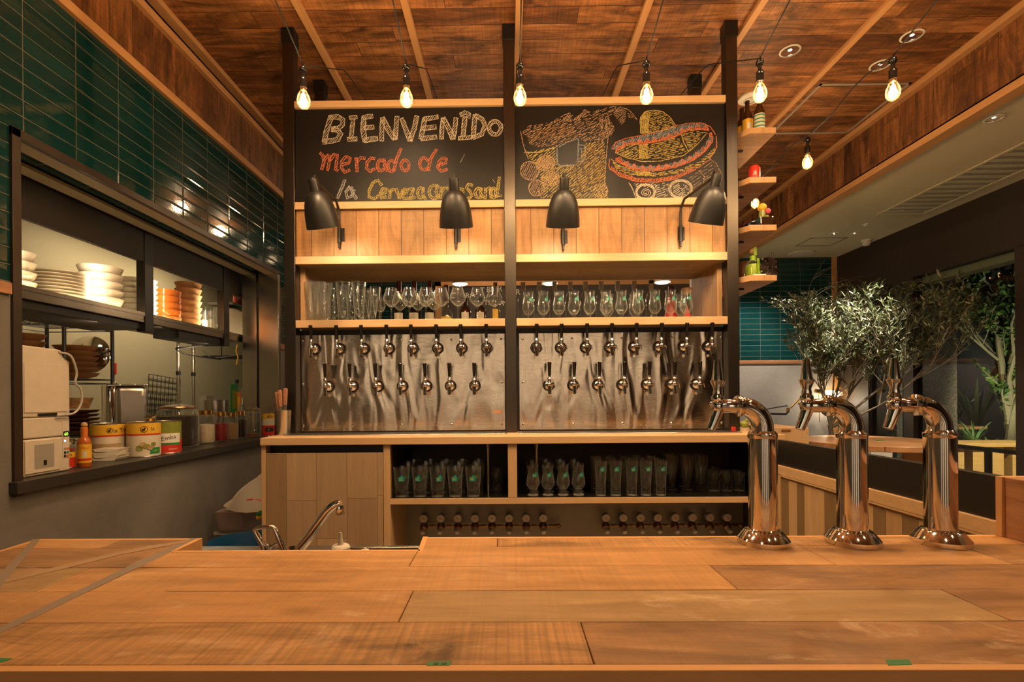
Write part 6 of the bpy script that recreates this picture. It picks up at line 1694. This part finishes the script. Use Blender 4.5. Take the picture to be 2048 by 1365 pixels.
# ---------------------------------------------------------------- board seen through the shelves
q0, q1 = WY(871, 570, 6.617), WY(1391, 567, 6.617)
t = thing('menu_board', 'far framed blackboard with white capitals seen through the glass shelves', 'blackboard', (q0.x, 6.617, E+.2))
L = q1.x - q0.x; H = q0.z - t.location.z
MB().box(0, L, 0, .03, 0, H).build('board', plain('menu_board_paint', (.045,.038,.032), .5), t)
for x0, x1, z0, z1 in ((0,.075,0,H+.04),(L-.075,L,0,H+.04),(0,L,H-.025,H+.04),(0,L,-.05,0)): MB().box(x0, x1, -.03, .03, z0, z1).build('frame_rail', m_beam, t)
m = MB()
for s_, px, py, sz in (('C',905,592,.16),('R',935,592,.15),('A',945,590,.15),('F',955,585,.15),('T',965,581,.15),('B',977,580,.16),('E',985,579,.16),('E',992,579,.16),('R',1000,578,.16),('R',1036,585,.16),('T',972,606,.13),('I',978,606,.13),('A',1004,607,.14),('N',1010,607,.14)):
    p = WY(px, py, 6.612); text_flat(m, s_, sz*.66, (p.x-q0.x, -.003, p.z-t.location.z))
m.build('chalk_capitals', m_white_l, t, flat=True, recalc=False)
m = MB(); m.tube([(0,0,0),(.05,-.03,.16),(.10,-.01,.21),(.2,-.02,.08),(.28,-.03,0)], .006, 6); p = WY(1305, 590, 6.4)
for k, (px, py) in enumerate(((920,568.5),(1100,567.5),(1325,565))):
    p = WY(px, py, 5.2)
    t = thing('pendant_lamp', 'glowing round pendant lamp seen edge-on below the shelf board, %s' % ('over the menu capitals','just past the centre post','above the red capsule bottle')[k], 'pendant lamp', p, 0, 'round pendant lamps')
    MB().lathe([(0,-.012),(.06,-.010),(.078,0)], 28, cap=False).build('diffuser', e_disc, t); MB().lathe([(.08,0),(.07,.05),(.02,.08),(0,.08)], 28, cap=False).build('lamp_shade', m_white_l, t); MB().cyl((0,0,.08), (0,0,CEIL-p.z), .004, .004, 6).build('rod', m_black, t)
    lamp('POINT', (p.x, p.y, p.z-.06), 9, WARM2, .05, name='pendant_light')

# ---------------------------------------------------------------- far corner: wall lamp, table, olive tree
YA = YF - .16
q = lambda px, py, Y=YA: WY(px, py, Y)
b_ = q(1530, 827, YF)
t = thing('swing_arm_lamp', 'brass swing-arm wall lamp with a mirrored bulb on the grey far wall', 'wall lamp', b_)
D = lambda px, py, Y=YA: q(px, py, Y) - b_
m = MB(); m.tube([(0,-.0,0), D(1532,828), D(1572,829), D(1578,822)], .014, 10); m.build('black_arm', m_black, t)
MB().tube([D(1575,822), D(1612,785), D(1620,783)], .011, 10).build('brass_arm', m_brass, t)
m = MB(); m.tube([D(1534,819), D(1555,815), D(1575,812)], .007, 8); m.build('twisted_cord', m_black, t); m = MB().tube([D(1576,824), D(1577,816)], .022, 12); m.build('joint', m_brassd, t)
d0, d1 = D(1630,782), D(1688,790); ax = (d1-d0)
m = MB(); m.along([(.014,0),(.026,.004),(.026,.06),(.030,.066),(.030,.075),(.020,.085)], d0, ax, 18); m.tube([D(1638,786), D(1638.5,845)], .004, 6); m.build('brass_socket', m_brass, t)
g = MB().along([(.02,.07),(.03,.10),(.055,.16),(.082,.25),(.088,.30),(.075,.36),(.04,.395),(0,.40)], d0, ax, 26, 0); g.build('mirror_bulb', m_bulbg, t, recalc=False, sharp=80)
MB().along([(0,.10),(.02,.12),(.034,.20),(.034,.30),(0,.33)], d0, ax, 16).build('filament', glow('corner_bulb', (1.0,.78,.46), 14.0), t)
lamp('POINT', b_+d0+ax.normalized()*.2+Vector((0,-.03,-.12)), 7, (1.0,.82,.58), .05, name='swing_arm_light')

TY = 4.25; tp = WY(1742, 790, TY); TZ = E - .405
t = thing('round_table', 'high round wooden table with slab legs before the olive tree', 'table', (tp.x, TY, 0))
MB().lathe([(0,TZ-.045),(.535,TZ-.045),(.54,TZ-.04),(.54,TZ-.004),(.536,TZ),(0,TZ)], 64).build('table_top', m_table, t)
for k, (lx_, rz) in enumerate(((-.40,.25),(.36,-.2))): MB().box(lx_-.09,lx_+.09,-.03,.03,0,TZ-.046,0).build('slab_leg', m_table, t, bevel=.003)
p = WZ(1760, 882, TZ+.0005)
solo('table_tag', 'tiny dark tag lying on the round table', 'tag', MB().box(-.025,.025,-.018,.018,0,.004), m_green, p)
t = thing('power_point_box', 'small white floor box against the granite column below the table', 'box', WY(1757, 950, 4.9) - Vector((0,0,0))); t.location.z = 0; MB().box(-.1,.1,-.05,.05,0,WY(1757,898,4.9).z).build('housing', m_wplastic, t, bevel=.004)

def leaf(mb, p, d, L, w, r, m=0):
    d = d.normalized(); s_ = d.cross(Vector((r.uniform(-1,1), r.uniform(-1,1), r.uniform(-1,1)))).normalized()
    n_ = d.cross(s_)*w*.35
    mb.add([p, p+d*L*.35+s_*w+n_, p+d*L*.8+s_*w*.7+n_, p+d*L, p+d*L*.8-s_*w*.7+n_, p+d*L*.35-s_*w+n_], [(0,1,2,3),(0,3,4,5)], m)
m_oliveleaf = [plain('olive_leaf_%s' % n, c, rg, 0, .25, 40) for n, c, rg in (('dark', (.035,.050,.018), .35), ('mid', (.075,.095,.04), .32), ('pale', (.24,.25,.15), .45))]
m_bark = plain('olive_bark', (.13,.105,.065), .8, 0, .35, 40)
def tree(name, label, base, trunks, leaf_n, leaf_L, leaf_w, leaf_mats, bark, bounds=None, seed=3, levels=3, spread=.55, droop=0.0, cat='tree', twig_leaf=11, pot=None, weights=(3,4,3), up=.5):
    r = random.Random(seed)
    t = thing(name, label, cat, base)
    wood_, fol = MB(), MB(); tips = []
    def inside(p):
        return bounds is None or (p.z < bounds[4] and bounds[0] < base[0]+p.x < bounds[1] and bounds[2] < base[1]+p.y < bounds[3])
    def grow(p, d, L, rad, lv):
        pts = [p]; n = 4; q = p
        for i in range(n):
            d = (d + Vector((r.uniform(-1,1), r.uniform(-1,1), r.uniform(-.6,.9)))*(.16 if lv else .03)).normalized(); q = q + d*L/n
            pts.append(q)
        wood_.tube(pts, [rad*(1-.45*i/n) for i in range(n+1)], 7 if lv < 2 else 5)
        if lv >= levels:
            tips.append((pts, d)); return
        k = 4 if lv else 3
        for j in range(k):
            u = 1.0 if j == 0 else r.uniform(.4, .95); b = pts[min(n, max(1, int(u*n)))]
            nd = (d + Vector((r.uniform(-1,1), r.uniform(-1,1), r.uniform(-.35,.8)))*spread + Vector((0,0,up*.3))).normalized()
            e = b + nd*L*.8
            if not inside(e): nd = Vector((-nd.x if not (bounds[0] < base[0]+e.x < bounds[1]) else nd.x, -nd.y if not (bounds[2] < base[1]+e.y < bounds[3]) else nd.y, min(nd.z, .1))).normalized()
            grow(b, nd, L*r.uniform(.66,.9), rad*.6, lv+1)
    for s0, s1, rad, L in trunks:
        s0, s1 = Vector(s0), Vector(s1)
        grow(s0, (s1-s0).normalized(), (s1-s0).length, rad, 0)
    cnt = 0
    while cnt < leaf_n and tips:
        for pts, d in tips:
            for _ in range(twig_leaf):
                i = r.randrange(len(pts)-1); u = r.random(); p = pts[i].lerp(pts[i+1], u)
                nd = (d*.7 + Vector((r.uniform(-1,1), r.uniform(-1,1), r.uniform(-.5,1)-droop))).normalized()
                if inside(p + nd*leaf_L*1.1) and (bounds is None or p.z > bounds[5]): leaf(fol, p, nd, leaf_L*r.uniform(.7,1.2), leaf_w*r.uniform(.8,1.2), r, r.choices(range(len(leaf_mats)), weights)[0])
                cnt += 1
                if cnt >= leaf_n: break
            if cnt >= leaf_n: break
    wood_.build('trunk', bark, t); fol.build('foliage', leaf_mats, t, flat=True, recalc=False)
    if pot: pot(t)
    return t
OY = 5.15
ob = WY(1668, 850, OY)
def opot(t):
    MB().lathe([(0,0),(.20,0),(.21,.02),(.25,.46),(.255,.48),(.235,.48),(.22,.44),(0,.44)], 36, cap=False).build('planter', m_conc, t)
tr = lambda px, py, Y=OY: WY(px, py, Y) - Vector((ob.x, OY, 0))
tree('olive_tree', 'silvery olive tree in a planter behind the round table', (ob.x, OY, 0),
     [((0,0,.42), tr(1660,850), .022, 1), (tr(1660,850), tr(1640,765), .014, 1), (tr(1660,850), tr(1672,750), .012, 1), (tr(1662,850), tr(1712,775), .015, 1), (tr(1664,855), tr(1765,775, 4.95), .015, 1), (tr(1664,855), tr(1795,800, 4.75), .012, 1), (tr(1660,850), tr(1690,715, 5.3), .013, 1)][1:],
     14000, .055, .0068, m_oliveleaf, m_bark, (2.75, 4.30, 4.2, 6.3, E+1.12, E+.10), 5, 4, .72, 0.0, pot=opot, up=.6)
m = MB().tube([Vector((0,0,.42)), tr(1668,880)*.5+Vector((0,0,.3)), tr(1660,850)], [.030,.026,.022], 10)
for o in bpy.data.objects:
    if o.name == 'olive_tree': m.build('main_stem', m_bark, o)
# lamp over the tree
lamp('SPOT', (3.25, 4.35, E+1.75), 480, (1.0,.90,.72), .04, (3.35, 5.1, E+.1), .75, .5, 'tree_spot_light')
lamp('SPOT', (3.3, 5.9, E+1.75), 60, (1.0,.92,.80), .05, (2.9, 6.6, E-.3), 1.3, .7, 'wall_spot_light')
lamp('SPOT', (3.75, 3.2, E+1.75), 22, (1.0,.86,.66), .05, (3.5, 4.0, E-.4), 1.2, .7, 'table_spot_light')

# ---------------------------------------------------------------- outside, beyond the panes
struct('terrace_ground', MB().box(XW+.25, 22, -2, 24, -.15, -.02), plain('terrace_paving', (.20,.19,.15), .8))
struct('granite_column', MB().box(XW+.35, XW+1.0, 6.02, 6.9, -.02, 4.2), m_granite)
struct('granite_column', MB().box(XW+.36, XW+.37, 6.0, 6.02, -.02, 4.2), m_black)
bx = MB().box(8.0, 21, 17.0, 18, -.05, 8.0)
struct('wall_outside', bx, plain('night_wall', (.035,.033,.040), .7))
struct('wall_outside', MB().box(13.5, 14, 2, 17, -.05, 8.0), plain('night_wall_side', (.040,.038,.045), .7))
for k in range(9):
    yy = 10.3 + .95*(k % 3); zz = 3.1 + .40*(k//3)
    solo('lit_louvre', 'warm lit louvred window strip high on the building outside, %s row' % ORD[k//3], 'window', MB().box(0,.02,-.36,.36,-.035,.035).box(0,.02,-.36,.36,.055,.10), e_win, (13.47, yy+3.2, zz+1.0), 'lit louvres outside')
m_gleaf = [plain('maple_leaf_%s' % n, c, .5, 0, .3, 20) for n, c in (('dark', (.02,.055,.012)), ('mid', (.05,.12,.02)), ('pale', (.12,.22,.04)))]
m_gbark = plain('garden_bark', (.22,.20,.12), .8, 0, .3, 30)
gx = WY(2018, 790, 8.4).x
def gt(px, py, Y=8.4): return WY(px, py, Y) - Vector((gx, 8.4, -.02))
tree('garden_tree', 'many-stemmed green tree lit from below outside the window', (gx, 8.4, -.02),
     [((0,0,0), gt(2018,830), .10, 1), (gt(2018,830), gt(1985,640), .06, 1), (gt(2018,840), gt(2020,640), .055, 1), (gt(2018,850), gt(2048,700), .06, 1), (gt(1996,720), gt(1925,660), .022, 1), (gt(1985,650), gt(1945,540), .03, 1)],
     7000, .11, .035, m_gleaf, m_gbark, None, 9, 3, .6, .2, up=.5)
tree('garden_tree', 'leafy dark green tree outside behind the olive tree', (9.6, 13.2, -.02), [((0,0,0), (.1,0,1.6), .07, 1), ((.1,0,1.6), (-.5,-.2,2.8), .05, 1), ((.1,0,1.6), (.6,.1,2.9), .05, 1)], 6000, .12, .038, m_gleaf, m_gbark, None, 21, 3, .75, .2)
def blades(label, px, Y, n, L, w, mats, arch, seed, name='garden_plant'):
    r = random.Random(seed); c = WY(px, 900, Y); c.z = .42
    t = thing(name, label, 'plant', c, 0, 'plants in the garden')
    f = MB()
    for i in range(n):
        a = r.uniform(0, 2*PI); l = L*r.uniform(.7,1.15); prev = None; vs = []
        for k in range(7):
            u = k/6.0; rr = l*(.18*u+arch*u*u); z = l*(u - arch*.55*u*u); ww = w*math.sin(PI*(.12+.86*u))
            dx, dy = math.cos(a), math.sin(a)
            vs += [(dx*rr - dy*ww, dy*rr + dx*ww, z), (dx*rr + dy*ww, dy*rr - dx*ww, z)]
        f.add(vs, [(2*k, 2*k+1, 2*k+3, 2*k+2) for k in range(6)], r.randrange(len(mats)))
    f.build('foliage', mats, t, flat=True, recalc=False)
    MB().lathe([(0,-.44),(.20,-.44),(.24,-.04),(.22,-.02),(0,-.02)], 24).build('planter', m_conc, t)
m_blade = [plain('blade_leaf_%s' % n, c, .45) for n, c in (('dark', (.04,.085,.025)), ('pale', (.14,.20,.07)))]
blades('tall broad-bladed plant outside behind the wicker chair', 1952, 10.0, 16, 1.3, .035, m_blade, .25, 2)
blades('low fern-like plant outside at the timber screen', 1978, 7.1, 22, .45, .022, [m_gleaf[2], m_gleaf[1]], .75, 4)
blades('spiky plant outside beside the third tower spout', 1905, 11.2, 12, 1.2, .04, m_blade, .3, 6)
blades('fine grassy clump outside under the broad blades', 1948, 8.1, 26, .55, .012, m_blade, .4, 8)
lamp('SPOT', (gx-1.1, 7.0, .15), 190, (1.0,.92,.66), .05, (gx-.2, 8.4, 3.0), 1.7, .6, 'garden_uplight')
lamp('SPOT', (8.4, 11.9, .15), 260, (.95,1.0,.65), .05, (9.2, 13.2, 3.2), 1.5, .6, 'garden_uplight')
lamp('SPOT', (6.0, 4.2, 2.9), 750, (1.0,.80,.50), .1, (gx-1.2, 6.8, .6), 1.3, .7, 'terrace_fill_light')  # unseen spot added outside to brighten the timber counter
# timber bench-screen and chair outside
c = WY(1935, 880, 6.6)
t = thing('garden_counter', 'long pale timber counter outside the window', 'counter', (c.x, 6.6, 0))
MB().box(-.62,.75,-.22,.22,WY(1935,884,6.6).z-.05,WY(1935,884,6.6).z).build('counter_top', m_outwood, t, bevel=.003)
for k, xx in enumerate((-.5,-.25,.0,.25,.5)): MB().box(xx-.07,xx+.07,-.15,.15,0,WY(1935,884,6.6).z-.05).build('leg', m_outwood, t)
MB().box(-.55,.7,.1,.14,.35,WY(1935,884,6.6).z-.05).build('back_panel', m_outwood, t)
c = WY(1922, 880, 8.9)
t = thing('wicker_chair', 'woven high-backed chair outside beyond the timber counter', 'chair', (c.x, 8.9, 0))
zt_ = WY(1922,850,8.9).z
MB().prism([(-.22,.75),(.20,.75),(.28,zt_),(-.22,zt_)], .2, .24, 0, 'xz').build('backrest', m_wicker, t, bevel=.01); MB().box(-.24,.24,-.24,.24,.70,.75).build('seat', m_wicker, t, bevel=.008)
for sx in (-.2,.2):
    for sy in (-.2,.2): MB().cyl((sx,sy,0), (sx,sy,.70), .018, .015, 8).build('leg', m_black, t)
c = WY(1760, 900, 6.5)
t = thing('outdoor_rail', 'dark handrail outside low beyond the window', 'rail', (WX(1935,915,XW+.6).x, 5.0, 0))
MB().box(-.02,.02,-.9,1.2,E-.62,E-.58).build('top_rail', m_black, t)
for yy in (-.9, .2, 1.15): MB().box(-.02,.02,yy,yy+.04,0,E-.62).build('baluster', m_black, t)
c = WX(1880, 720, 13.3)
t = thing('outdoor_wall_lamp', 'small bright lamp on the dark building outside', 'wall lamp', WY(1874, 742, 14.5)); MB().box(-.10,.10,-.05,.05,-.10,.10).build('lamp_body', glow('outdoor_lamp_glow', (1.0,.9,.7), 5.0), t)
lamp('POINT', WY(1874, 742, 14.3), 30, (1.0,.85,.6), .1, name='outdoor_lamp_light')
